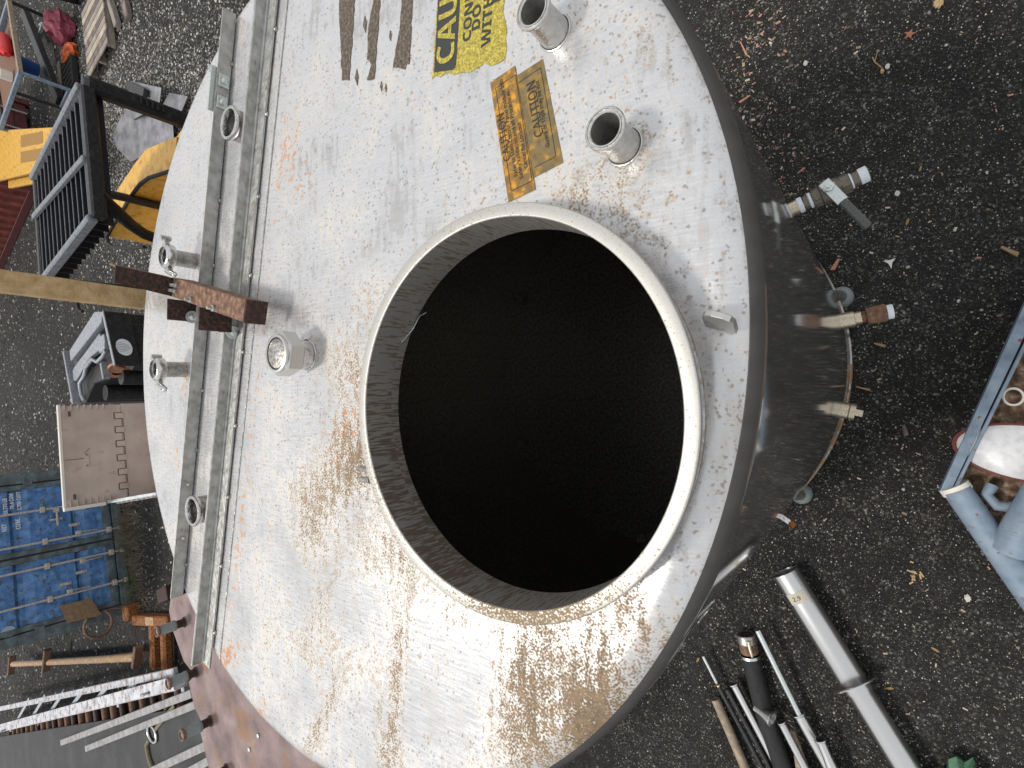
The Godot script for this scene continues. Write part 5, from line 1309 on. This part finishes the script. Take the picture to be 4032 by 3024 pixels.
# ---------------------------------------------------------------- far right corner: pallet, rack, litter
func far_right_corner() -> void:
	# pallet: top boards across three bearers, a bottom board at each end
	var o := V(6.3, 0, -11.25)
	var L := V(0.965, 0, -0.26).normalized()
	var S := V(0.42, 0, 0.9)
	S = V(-L.z, 0, L.x)
	var p := thing("wooden_pallet", "weathered grey wooden pallet lying on the gravel", "pallet", o)
	for k in 10:
		var f := -0.62 + k * 0.138
		obj("board", MB.new().box(o + L * f + V(0, 0.15, 0), V(0.118, 0.022, 1.02), Basis(L, Vector3.UP, L.cross(Vector3.UP)), 0.003), [M.wood_grey, M.wood_dark, M.wood_pale][k * 7 % 3], p)
	for k in 3: obj("bearer", MB.new().box(o + S * (-0.46 + 0.46 * k) + V(0, 0.082, 0), V(1.36, 0.11, 0.05), Basis(L, Vector3.UP, L.cross(Vector3.UP)), 0.003), M.wood_grey, p)
	for f in [-0.6, 0.0, 0.6]: obj("bottom_board", MB.new().box(o + L * f + V(0, 0.013, 0), V(0.1, 0.022, 1.02), Basis(L, Vector3.UP, L.cross(Vector3.UP)), 0.003), M.wood_dark, p)
	solo("timber_plank", "brown timber plank lying alongside the pallet", "plank", MB.new().bar(V(7.4, 0.06, -11.25), V(6.04, 0.06, -10.42), 0.1, 0.09, 0.006), M.wood_grey)
	solo("short_timber", "short dark timber offcut lying alone on the gravel", "timber", MB.new().bar(V(6.9, 0.05, -10.42), V(6.0, 0.05, -9.97), 0.14, 0.08, 0.006), M.wood_dark)
	# steel rack
	var r := thing("steel_rack", "grey steel rack table on tall legs holding red cans", "rack", V(6.4, 0, -13.3))
	var tops := [V(7.17, 0.9, -13.19), V(5.6, 0.88, -12.49), V(5.0, 0.9, -13.9), V(6.6, 0.9, -14.7)]
	for k in 4:
		var q: Vector3 = tops[k]
		obj("leg", MB.new().bar(V(q.x, 0, q.z), q, 0.05, 0.05, 0.005, Vector3.RIGHT), M.slate_blue if k else M.black_paint, r)
		obj("top_rail", MB.new().bar(q, tops[(k + 1) % 4], 0.07, 0.07, 0.006), M.slate_blue if k != 0 else M.tan_pipe, r)
	obj("leg", MB.new().bar(V(5.43, 0, -13.02), V(5.42, 0.89, -13.0), 0.045, 0.045, 0.005, Vector3.RIGHT), M.black_paint, r)
	obj("brace", MB.new().bar(V(5.6, 0.2, -12.49), V(5.43, 0.2, -13.02), 0.05, 0.05, 0.005), M.slate_blue, r)
	obj("deck", MB.new().prism([Vector2(7.0, -13.35), Vector2(5.65, -12.75), Vector2(5.2, -13.8), Vector2(6.5, -14.5)], 0.84, 0.86), M.rust, r)
	var can := thing("fuel_can", "bright red fuel can with a pale label on the steel rack", "can", V(6.5, 0.86, -13.6))
	obj("body", MB.new().box(V(6.5, 1.03, -13.6), V(0.36, 0.34, 0.3), Basis(Vector3.UP, 0.4), 0.05), M.red_plastic, can)
	obj("label", MB.new().box(V(6.55, 1.205, -13.6), V(0.16, 0.006, 0.14), Basis(Vector3.UP, 0.4), 0.001), M.orange_plastic, can)
	obj("spout", MB.new().tube([V(6.38, 1.18, -13.5), V(6.3, 1.27, -13.45)], 0.04, 10), M.red_plastic, can)
	solo("red_bottle", "red cylindrical bottle lying beside the fuel can on the rack", "bottle", MB.new().tube([V(6.5, 0.96, -13.3), V(6.15, 0.96, -13.05), V(6.07, 0.96, -13.0)], [0.1, 0.1, 0.05], 16), M.red_plastic)
	solo("cream_bottle", "small cream bottle standing on the rack's deck", "bottle", MB.new().lathe([Vector2(0.0, 0.0), Vector2(0.09, 0.01), Vector2(0.09, 0.18), Vector2(0.03, 0.24), Vector2(0.03, 0.3), Vector2(0.0, 0.3)], 14, Transform3D(Basis(), V(5.75, 0.86, -13.15))), M.beige_edge)
	solo("blue_bucket", "small blue bucket on the ground under the rack", "bucket", MB.new().lathe([Vector2(0.0, 0.0), Vector2(0.12, 0.0), Vector2(0.15, 0.28), Vector2(0.14, 0.28), Vector2(0.11, 0.02), Vector2(0.0, 0.02)], 18, Transform3D(Basis(), V(6.5, 0.3, -14.1))), M.bucket_blue)
	solo("dark_beam", "long dark beam leaning under the steel rack", "beam", MB.new().bar(V(8.0, 0.35, -14.9), V(5.75, 0.1, -13.5), 0.2, 0.12, 0.01), M.black_paint)
	solo("red_sack", "dusty pink red sack slumped on the ground", "sack", lump(V(6.98, 0.0, -13.0), V(0.28, 0.4, 0.26), 61), M.red_bag)
	var ty := thing("old_tyre", "old black tyre standing beside the red sack", "tyre", V(7.5, 0, -12.75))
	obj("tread", MB.new().lathe([Vector2(0.24, -0.11), Vector2(0.36, -0.12), Vector2(0.39, -0.08), Vector2(0.39, 0.08), Vector2(0.36, 0.12), Vector2(0.24, 0.11)], 32, frame(V(7.5, 0.39, -12.75), V(0.85, 0.2, 0.5))), M.tyre_rubber, ty)
	obj("rim", MB.new().lathe([Vector2(0.0, -0.04), Vector2(0.24, -0.1), Vector2(0.24, 0.1), Vector2(0.0, 0.04)], 24, frame(V(7.5, 0.39, -12.75), V(0.85, 0.2, 0.5))), M.steel_dull, ty)
	var coil := []
	for k in 60:
		var a := k * 0.62
		coil.append(V(7.75 + cos(a) * (0.12 + 0.04 * sin(k * 1.7)) - 0.004 * k, 0.05 + 0.003 * k, -14.75 + sin(a) * (0.3 + 0.06 * sin(k * 2.3)) + 0.002 * k))
	solo("cable_coil", "tangled coil of pale grey cable behind the sack", "cable", MB.new().tube(coil, 0.018, 6), M.cable)
	var sh := thing("ribbed_tray", "black ribbed tray with orange ends lying on the ground", "tray", V(6.1, 0, -12.9))
	obj("tray", MB.new().box(V(6.05, 0.08, -12.86), V(0.62, 0.12, 0.5), Basis(Vector3.UP, 0.25), 0.02), M.rubber, sh)
	for k in 5: obj("tray_rib", MB.new().box(V(6.05, 0.145, -12.86) + Basis(Vector3.UP, 0.25) * V(-0.24 + k * 0.12, 0, 0), V(0.03, 0.02, 0.44), Basis(Vector3.UP, 0.25), 0.005), M.rubber, sh)
	obj("orange_end", lump(V(6.48, 0.0, -12.9), V(0.16, 0.18, 0.3), 62), M.orange_plastic, sh)
	solo("orange_scoop", "crumpled orange plastic scoop beside the rack leg", "scoop", lump(V(5.5, 0.0, -12.85), V(0.1, 0.16, 0.22), 63), M.orange_plastic)
	solo("grey_plank", "thin grey plank lying behind the black tray", "plank", MB.new().bar(V(6.72, 0.03, -13.9), V(5.9, 0.03, -13.7), 0.12, 0.03, 0.004), M.wood_grey)
	# yellow steel panels leaning in a stack
	var y := thing("yellow_panel_stack", "stack of two mustard yellow steel panels with brown patches", "panels", V(4.5, 0, -12.6))
	for k in 2:
		var dy := -0.16 * k
		var sh2 := V(-0.12 * k, dy, 0.1 * k)
		var pn := obj("panel", MB.new().prism([Vector2(5.3, -14.9), Vector2(4.16, -10.8), Vector2(3.97, -10.55), Vector2(3.6, -11.264), Vector2(4.25, -14.9)].map(func(v: Vector2) -> Vector2: return v + Vector2(sh2.x, sh2.z)), 0.74 + dy, 0.8 + dy, Transform3D(), 0.01), M.yellow_paint, y)
		if k == 0:
			for j in 2:
				obj("brown_patch", MB.new().prism([Vector2(4.62 - 0.3 * j, -12.9), Vector2(4.28 - 0.28 * j, -11.45), Vector2(4.08 - 0.27 * j, -11.45), Vector2(4.4 - 0.29 * j, -12.9)], 0.8005, 0.803), M.yellow_patch, pn)
	for q in [V(4.1, 0, -11.3), V(4.9, 0, -14.2), V(4.4, 0, -14.2)]: obj("block", MB.new().box(q + V(0, 0.28, 0), V(0.25, 0.56, 0.25), Basis(), 0.01), M.wood_dark, y)
	# sheet metal scrap
	var labels := ["bent shiny sheet metal offcut, largest of the scrap heap", "folded grey sheet metal piece with a dark channel on it", "small curled sheet metal piece at the edge of the heap"]
	var polys := [[Vector2(4.45, -10.1), Vector2(4.2, -10.5), Vector2(3.95, -10.3), Vector2(3.55, -9.7), Vector2(3.5, -8.2), Vector2(3.95, -8.3), Vector2(4.35, -9.3)], [Vector2(4.75, -9.5), Vector2(4.45, -10.0), Vector2(4.2, -9.6), Vector2(4.05, -8.5), Vector2(4.25, -8.35)], [Vector2(4.2, -8.3), Vector2(3.9, -8.6), Vector2(3.7, -8.0), Vector2(4.0, -7.8)]]
	for k in 3:
		var mid := Vector2.ZERO
		for v in polys[k]: mid += v / polys[k].size()
		var local := []
		for v in polys[k]: local.append(v - mid)
		solo("sheet_metal_scrap", labels[k], "scrap", MB.new().prism(local, 0.0, 0.01, Transform3D(Basis.from_euler(V([0.03, -0.05, 0.12][k], 0, [-0.04, 0.1, -0.1][k])), V(mid.x, [0.09, 0.14, 0.1][k], mid.y)), 0.002), M.galv_sheet, "sheet metal scraps on the ground")
	solo("black_channel", "narrow black steel channel lying across the scrap sheets", "channel", MB.new().bar(V(4.66, 0.2, -9.5), V(4.3, 0.22, -8.8), 0.12, 0.06, 0.006), M.black_paint)
func lump(c: Vector3, s: Vector3, sd: int) -> MB:   # a sagging rounded form resting on the ground
	var nz := noise(sd, 1.4, 3)
	var mb := MB.new()
	var at := func(i: int, j: int) -> Vector3:
		var a := TAU * i / 20.0
		var b := PI * j / 10.0
		var d := V(sin(b) * cos(a), cos(b), sin(b) * sin(a))
		var k := 1.0 + nz.get_noise_3d(d.x, d.y, d.z) * 0.6
		return c + V(d.x * s.x * k, maxf(-0.9, d.y * k) * s.y * 0.55 + s.y * 0.5, d.z * s.z * k)
	for i in 20:
		for j in 10:
			var q := [at.call(i, j), at.call(i + 1, j), at.call(i + 1, j + 1), at.call(i, j + 1)]
			mb.f4(q[0], q[1], q[2], q[3], (q[0] + q[2]) / 2 - c - V(0, s.y * 0.45, 0))
	return mb

# ---------------------------------------------------------------- pipes, cart and litter near the tank
func near_ground_things() -> void:
	var d := V(-0.865, 0, 0.54).normalized()
	# the big polished pipe
	var a := V(-1.03, 0.085, -0.44)
	var q := thing("big_steel_pipe", "thickest polished steel pipe with a loose washer plate and paper label", "pipe", a)
	obj("pipe", MB.new().lathe([Vector2(0.068, 0.0), Vector2(0.07, 0.002), Vector2(0.068, 0.62), Vector2(0.062, 0.64), Vector2(0.062, 1.9), Vector2(0.058, 1.9), Vector2(0.06, 0.4), Vector2(0.066, 0.0)], 40, frame(a, d)), M.polished, q)
	var fx := a + d * 0.6
	obj("washer_plate", MB.new().lathe([Vector2(0.065, 0.0), Vector2(0.108, -0.003), Vector2(0.11, 0.0), Vector2(0.108, 0.004), Vector2(0.065, 0.004)], 36, frame(fx, d + V(0, 0.25, 0.1))), M.polished, q)
	var pt := MB.new()
	var px := frame(a + d * 0.1, d)
	for k in 8:
		var w0 := 1.9 + k * 0.16
		var w1 := w0 + 0.16
		var P := []
		for e in [[w0, 0.0], [w1, 0.0], [w1, 0.05], [w0, 0.05]]: P.append(px * (V(sin(e[0]), 0, cos(e[0])) * 0.0712 + V(0, e[1], 0)))
		pt.f4(P[0], P[1], P[2], P[3], (P[0] + P[2]) / 2 - px.origin)
	var mid := V(0, 1, 0)
	var tp := MB.new()
	var sx := V(-d.z, 0, d.x)
	for k in 7:
		var w0 := -0.7 + k * 0.2
		var P := []
		for e in [[w0, 0.0], [w0 + 0.2, 0.0], [w0 + 0.2, 0.055], [w0, 0.055]]: P.append(a + d * (0.1 + e[1]) + (mid * cos(e[0]) + sx * sin(e[0])) * 0.0713)
		tp.f4(P[0], P[1], P[2], P[3], mid * cos(w0) + sx * sin(w0))
	var tpo := obj("paper_label", tp, M.paper_tape, q)
	letters("2.9", 0.022, a + d * 0.128 + mid * 0.0722 + sx * 0.025, -sx, -d, M.ink, tpo)
	var an := V(-0.93, 0, 0.38).normalized()
	# thin conduit resting on the big pipe's neighbours
	solo("steel_conduit", "thin pale galvanised conduit lying between the hose and big pipe", "conduit", MB.new().lathe([Vector2(0.0165, 0.0), Vector2(0.0165, 1.2), Vector2(0.013, 1.2), Vector2(0.013, 0.0), Vector2(0.0165, 0.0)], 16, frame(V(-1.372, 0.12, -0.572), V(-0.69, -0.06, 0.33))), M.zinc)
	var hs := thing("black_hose", "thick black rubber hose with a cam lock coupling", "hose", V(-1.6, 0, -0.63))
	obj("hose", MB.new().tube([V(-1.56, 0.06, -0.62), V(-1.66, 0.055, -0.6), V(-1.8, 0.055, -0.565), V(-1.95, 0.055, -0.52), V(-2.15, 0.055, -0.45), V(-2.6, 0.055, -0.3)], 0.05, 20), M.rubber, hs)
	var hx := frame(V(-1.44, 0.06, -0.645), V(-0.12, 0, 0.025))
	obj("coupling", MB.new().lathe([Vector2(0.04, 0.0), Vector2(0.05, 0.0), Vector2(0.053, 0.006), Vector2(0.053, 0.045), Vector2(0.047, 0.05), Vector2(0.045, 0.06)], 24, hx), M.steel_dull, hs)
	obj("rusty_band", MB.new().lathe([Vector2(0.045, 0.05), Vector2(0.048, 0.055), Vector2(0.048, 0.1), Vector2(0.044, 0.105)], 24, hx), M.rust, hs)
	obj("hose_clamp", MB.new().lathe([Vector2(0.05, 0.112), Vector2(0.0535, 0.113), Vector2(0.0535, 0.128), Vector2(0.05, 0.129)], 24, hx), M.zinc, hs)
	obj("cam_arm", MB.new().tube([V(-1.455, 0.115, -0.62), V(-1.49, 0.125, -0.61), V(-1.53, 0.12, -0.6)], [0.008, 0.01, 0.007], 8), M.brass, hs)
	solo("tan_pipe", "dusty tan pipe, outermost of the pipe bundle", "pipe", MB.new().lathe([Vector2(0.026, 0.0), Vector2(0.027, 0.9), Vector2(0.022, 0.9), Vector2(0.022, 0.0), Vector2(0.026, 0.0)], 18, frame(V(-1.885, 0.035, -0.82), V(-0.9, 0, 0.43))), M.tan_pipe)
	for k in 2:
		solo("black_tube", ["thin glossy black tube lying against the dusty tan pipe", "thin glossy black tube next to the short dull steel tube"][k], "tube", MB.new().tube([V(-1.79, 0.06, -0.795 + 0.045 * k), V(-2.5, 0.05, -0.36 + 0.05 * k)], 0.0135, 12), M.black_paint, "thin black tubes in the pipe bundle")
	solo("steel_rod", "thin shiny rod poking out of a black tube", "rod", MB.new().tube([V(-1.63, 0.075, -0.88), V(-1.82, 0.06, -0.778)], 0.0105, 12), M.zinc)
	solo("rust_washer", "small rusty washer at the end of a black tube", "washer", MB.new().lathe([Vector2(0.008, 0.0), Vector2(0.024, 0.0), Vector2(0.024, 0.004), Vector2(0.008, 0.004)], 16, frame(V(-1.775, 0.062, -0.803), V(-0.8, 0, 0.45))), M.rust_orange)
	var fer := [[V(-1.74, 0.07, -0.71), V(-0.8, -0.02, 0.47), 0.022, 0.028, "short dull steel tube with a collar near the black tubes"], [V(-1.85, 0.1, -0.46), V(-0.75, -0.04, 0.4), 0.02, 0.024, "slim polished tube between the hose and the conduit"], [V(-1.79, 0.07, -0.38), V(-0.72, -0.03, 0.42), 0.03, 0.036, "polished tube with a wide rolled rim beside the conduit"], [V(-1.86, 0.12, -0.275), V(-0.85, -0.04, 0.35), 0.023, 0.03, "polished tube with a bottle neck end"]]
	for w in fer:
		var tb := thing("ferrule_tube", w[4], "tube", w[0], "polished tubes in the pipe bundle")
		obj("tube", MB.new().lathe([Vector2(w[2], 0.0), Vector2(w[2], 0.08), Vector2(w[2] * 1.25 if w[3] == 0.03 else w[2], 0.14), Vector2(w[2] * 1.25 if w[3] == 0.03 else w[2], 0.75), Vector2(w[2] * 0.8, 0.75), Vector2(w[2] * 0.82, 0.0)], 20, frame(w[0], w[1])), M.polished, tb)
		obj("rim", MB.new().lathe([Vector2(w[2], 0.012), Vector2(w[3], 0.006), Vector2(w[3], 0.0), Vector2(w[2] * 0.85, 0.0), Vector2(w[2] * 0.82, 0.01)], 20, frame(w[0], w[1])), M.polished, tb)
	var rc := thing("pipe_reducer", "flared steel reducer facing out of the pipe bundle", "reducer", V(-1.87, 0, -0.55))
	obj("cone", MB.new().lathe([Vector2(0.02, -0.1), Vector2(0.022, -0.06), Vector2(0.036, -0.015), Vector2(0.038, 0.0), Vector2(0.034, 0.0), Vector2(0.03, -0.02), Vector2(0.018, -0.06)], 24, frame(V(-1.84, 0.12, -0.5), V(-0.1, 0.35, 0.85))), M.polished, rc)
	obj("rim", MB.new().lathe([Vector2(0.036, -0.006), Vector2(0.043, -0.002), Vector2(0.043, 0.004), Vector2(0.034, 0.004)], 24, frame(V(-1.84, 0.12, -0.5), V(-0.1, 0.35, 0.85))), M.polished, rc)
	solo("wood_wedge", "split tan wooden wedge lying among the steel tubes", "wedge", MB.new().hexa([V(-1.9, 0.05, -0.42), V(-1.9, 0.05, -0.4), V(-2.3, 0.04, -0.25), V(-2.3, 0.04, -0.36), V(-1.9, 0.07, -0.42), V(-1.9, 0.07, -0.4), V(-2.3, 0.09, -0.25), V(-2.3, 0.09, -0.36)]), M.tan_pipe)
	solo("green_scrap", "rounded faded green plastic piece beyond the big pipe", "plastic", lump(V(-1.93, 0, 0.3), V(0.17, 0.12, 0.085), 71), M.green_plastic)
	# blue steel cart
	var c := thing("blue_cart", "slate blue steel cart with a muddy tray and white dome", "cart", V(-0.3, 0, 0.7))
	var h := 0.45
	obj("edge_bar", MB.new().hexa([V(0.55, h - 0.05, 0.53), V(-0.455, h - 0.05, 0.19), V(-0.445, h - 0.05, 0.232), V(0.55, h - 0.05, 0.585), V(0.55, h, 0.53), V(-0.455, h, 0.19), V(-0.445, h, 0.226), V(0.55, h, 0.575)]), M.slate_blue, c)
	obj("edge_lip", MB.new().bar(V(0.55, h - 0.02, 0.592), V(-0.44, h - 0.02, 0.238), 0.012, 0.05, 0.002), M.slate_blue, c)
	obj("tray", MB.new().prism([Vector2(0.6, 0.6), Vector2(-0.45, 0.235), Vector2(-0.9, 0.5), Vector2(-0.9, 1.1), Vector2(0.6, 1.1)], h - 0.13, h - 0.11), M.mud, c)
	obj("frame_tube", MB.new().tube([V(-0.445, h - 0.02, 0.245), V(-0.95, h - 0.02, 0.53)], 0.05, 20), M.slate_blue, c)
	obj("frame_tube", MB.new().tube([V(-0.66, h + 0.0, 0.4), V(-0.2, h + 0.12, 0.56)], 0.062, 20), M.slate_blue, c)
	obj("weld_collar", MB.new().tube([V(-0.43, h - 0.03, 0.235), V(-0.455, h - 0.03, 0.25)], 0.055, 16), M.beige_edge, c)
	obj("white_dome", MB.new().lathe([Vector2(0.0, 0.04)] + [Vector2(0.09, 0.034), Vector2(0.14, 0.018), Vector2(0.155, 0.004)].map(func(v: Vector2) -> Vector2: return v), 40, Transform3D(Basis(V(-0.2, 0, 1.35), Vector3.DOWN, V(0.66, 0, 0.1)).orthonormalized() * Basis.from_scale(V(1.4, -1, 0.68)), V(-0.28, h - 0.03, 0.46))), M.porcelain, c)
	obj("dome_rim", MB.new().lathe([Vector2(0.15, -0.01), Vector2(0.163, -0.008), Vector2(0.165, 0.003), Vector2(0.155, 0.006)], 40, Transform3D(Basis(V(-0.2, 0, 1.35), Vector3.DOWN, V(0.66, 0, 0.1)).orthonormalized() * Basis.from_scale(V(1.4, -1, 0.68)), V(-0.28, h - 0.03, 0.46))), M.dark_red_rim, c)
	obj("hook", MB.new().tube([V(-0.42, h - 0.06, 0.36), V(-0.46, h - 0.05, 0.34), V(-0.5, h - 0.05, 0.37), V(-0.5, h - 0.05, 0.42)], 0.022, 12), M.slate_blue, c)
	var rg := []
	for k in 25: rg.append(V(-0.06 + cos(TAU * k / 24) * 0.034, h - 0.1, 0.428 + sin(TAU * k / 24) * 0.03))
	obj("ring", MB.new().tube(rg, 0.005, 8, false), M.beige_edge, c)
	for p in [V(-0.42, 0, 0.3), V(-0.85, 0, 1.0), V(0.5, 0, 0.62), V(0.5, 0, 1.05)]: obj("leg", MB.new().bar(p, p + V(0, h - 0.12, 0), 0.05, 0.05, 0.005, Vector3.RIGHT), M.slate_blue, c)
	litter()
func litter() -> void:
	var chips := [
		["wood_splinter", "longest pink wood splinter lying beside the tank wall", "splinter", V(1.95, 0.006, -0.655), 0.055, 0.006, 0.35, "chip_pink"],
		["wood_splinter", "upright pink splinter close against the tank's rim", "splinter", V(1.655, 0.006, -0.65), 0.035, 0.008, -1.2, "chip_pink"],
		["wood_splinter", "narrow red splinter lying alone near the valve", "splinter", V(1.17, 0.005, -0.361), 0.019, 0.005, 2.2, "chip_pink"],
		["wood_splinter", "broad frayed splinter beside the tank under the valve", "splinter", V(0.628, 0.008, -0.205), 0.035, 0.012, -0.5, "chip_pink"],
		["wood_splinter", "pale pointed splinter below the rusty pipe fitting", "splinter", V(0.193, 0.006, -0.015), 0.027, 0.007, 1.2, "chip_tan"],
		["wood_splinter", "orange stick by the brass plug", "splinter", V(-0.03, 0.006, -0.085), 0.035, 0.006, 1.3, "chip_tan"],
		["wood_splinter", "grey brown splinter near the blue cart's bar", "splinter", V(0.598, 0.006, 0.47), 0.04, 0.011, 0.9, "chip_tan"],
		["bark_piece", "dark mossy bark piece on the gravel in front of the tank", "bark", V(-0.24, 0.008, 0.087), 0.03, 0.012, 0.2, "wood_dark"]]
	for k in chips:
		var b := Basis(Vector3.UP, k[6])
		var mb := MB.new().hexa([k[3] + b * V(-k[4], -0.004, -k[5]), k[3] + b * V(k[4] * 0.9, -0.004, -k[5] * 0.6), k[3] + b * V(k[4], -0.004, k[5] * 0.5), k[3] + b * V(-k[4] * 0.8, -0.004, k[5]), k[3] + b * V(-k[4] * 0.96, 0.004, -k[5] * 0.8), k[3] + b * V(k[4] * 0.8, 0.003, -k[5] * 0.4), k[3] + b * V(k[4] * 0.95, 0.003, k[5] * 0.3), k[3] + b * V(-k[4] * 0.75, 0.004, k[5] * 0.8)])
		solo(k[0], k[1], k[2], mb, M[k[7]])
	var star := func(c: Vector3, r0: float, r1: float, n: int, turn: float) -> MB:
		var o := []
		for k in n * 2:
			var r := (r0 if k % 2 == 0 else r1) * (0.8 + 0.4 * fposmod(sin(k * 12.9 + turn) * 43.7, 1.0))
			o.append(Vector2(c.x + cos(TAU * k / (n * 2) + turn) * r, c.z + sin(TAU * k / (n * 2) + turn) * r))
		return MB.new().prism(o, c.y, c.y + 0.0025, Transform3D())
	solo("oak_leaf", "dry brown lobed leaf lying on the black ground", "leaf", star.call(V(1.728, 0.004, 0.112), 0.03, 0.012, 5, 0.4), M.leaf_brown)
	solo("torn_paper", "torn white paper scrap on the ground near the tank", "paper", star.call(V(0.608, 0.004, 0.03), 0.032, 0.01, 3, 0.9), M.litter_white)
	for k in [[V(0.8, 0.004, 0.1), 0.3], [V(1.05, 0.004, -0.19), 0.1], [V(-1.55, 0.004, 0.02), 1.2], [V(-1.3, 0.004, 0.2), 2.0], [V(-1.7, 0.004, -0.93), 0.5]]:
		var o := []
		for j in 10: o.append(Vector2(k[0].x + cos(TAU * j / 10) * 0.018 * cos(k[1]) - sin(TAU * j / 10) * 0.006 * sin(k[1]), k[0].z + cos(TAU * j / 10) * 0.018 * sin(k[1]) + sin(TAU * j / 10) * 0.006 * cos(k[1])))
		solo("small_leaf", "small narrow tan leaf fallen on the black gravel", "leaf", MB.new().prism(o, 0.004, 0.006), M.leaf_tan, "small leaves on the black gravel")
	solo("forked_twig", "thin forked twig lying on the black ground", "twig", MB.new().tube([V(1.6, 0.005, 0.0), V(1.64, 0.008, -0.03), V(1.67, 0.005, -0.04)], 0.003, 6).tube([V(1.64, 0.008, -0.03), V(1.69, 0.005, -0.02)], 0.002, 6), M.chip_tan)
	for k in [[V(1.835, 0, 0.222), 0.026, "stone_buff", "buff rounded stone, largest pebble on the black ground"], [V(1.6, 0, 0.022), 0.013, "stone_white", "white oval pebble touching a buff one"], [V(1.585, 0, 0.0), 0.011, "stone_buff", "buff pebble touching a white oval one"], [V(1.75, 0, -0.34), 0.014, "stone_white", "white pebble among the wood chips"], [V(0.95, 0, 0.06), 0.014, "stone_white", "pale pebble past the valve's open end"], [V(-1.02, 0, 0.32), 0.016, "stone_white", "pale grey stone near the blue cart's tube"]]:
		solo("stone", k[3], "stone", lump(k[0], V(k[1], k[1] * 0.8, k[1] * 0.7), 80 + int(k[1] * 1000)), M[k[2]])
	for k in 9:
		var p := V(-0.949 + rng.randfn(0, 0.035), 0.005, 0.13 + rng.randfn(0, 0.02))
		solo("yellow_flake", "yellow wood flake in a small heap on the gravel", "flake", MB.new().box(p, V(rng.randf_range(0.012, 0.03), 0.003, 0.007), Basis(Vector3.UP, rng.randf() * PI)), M.stone_buff, "yellow flakes heaped on the gravel")
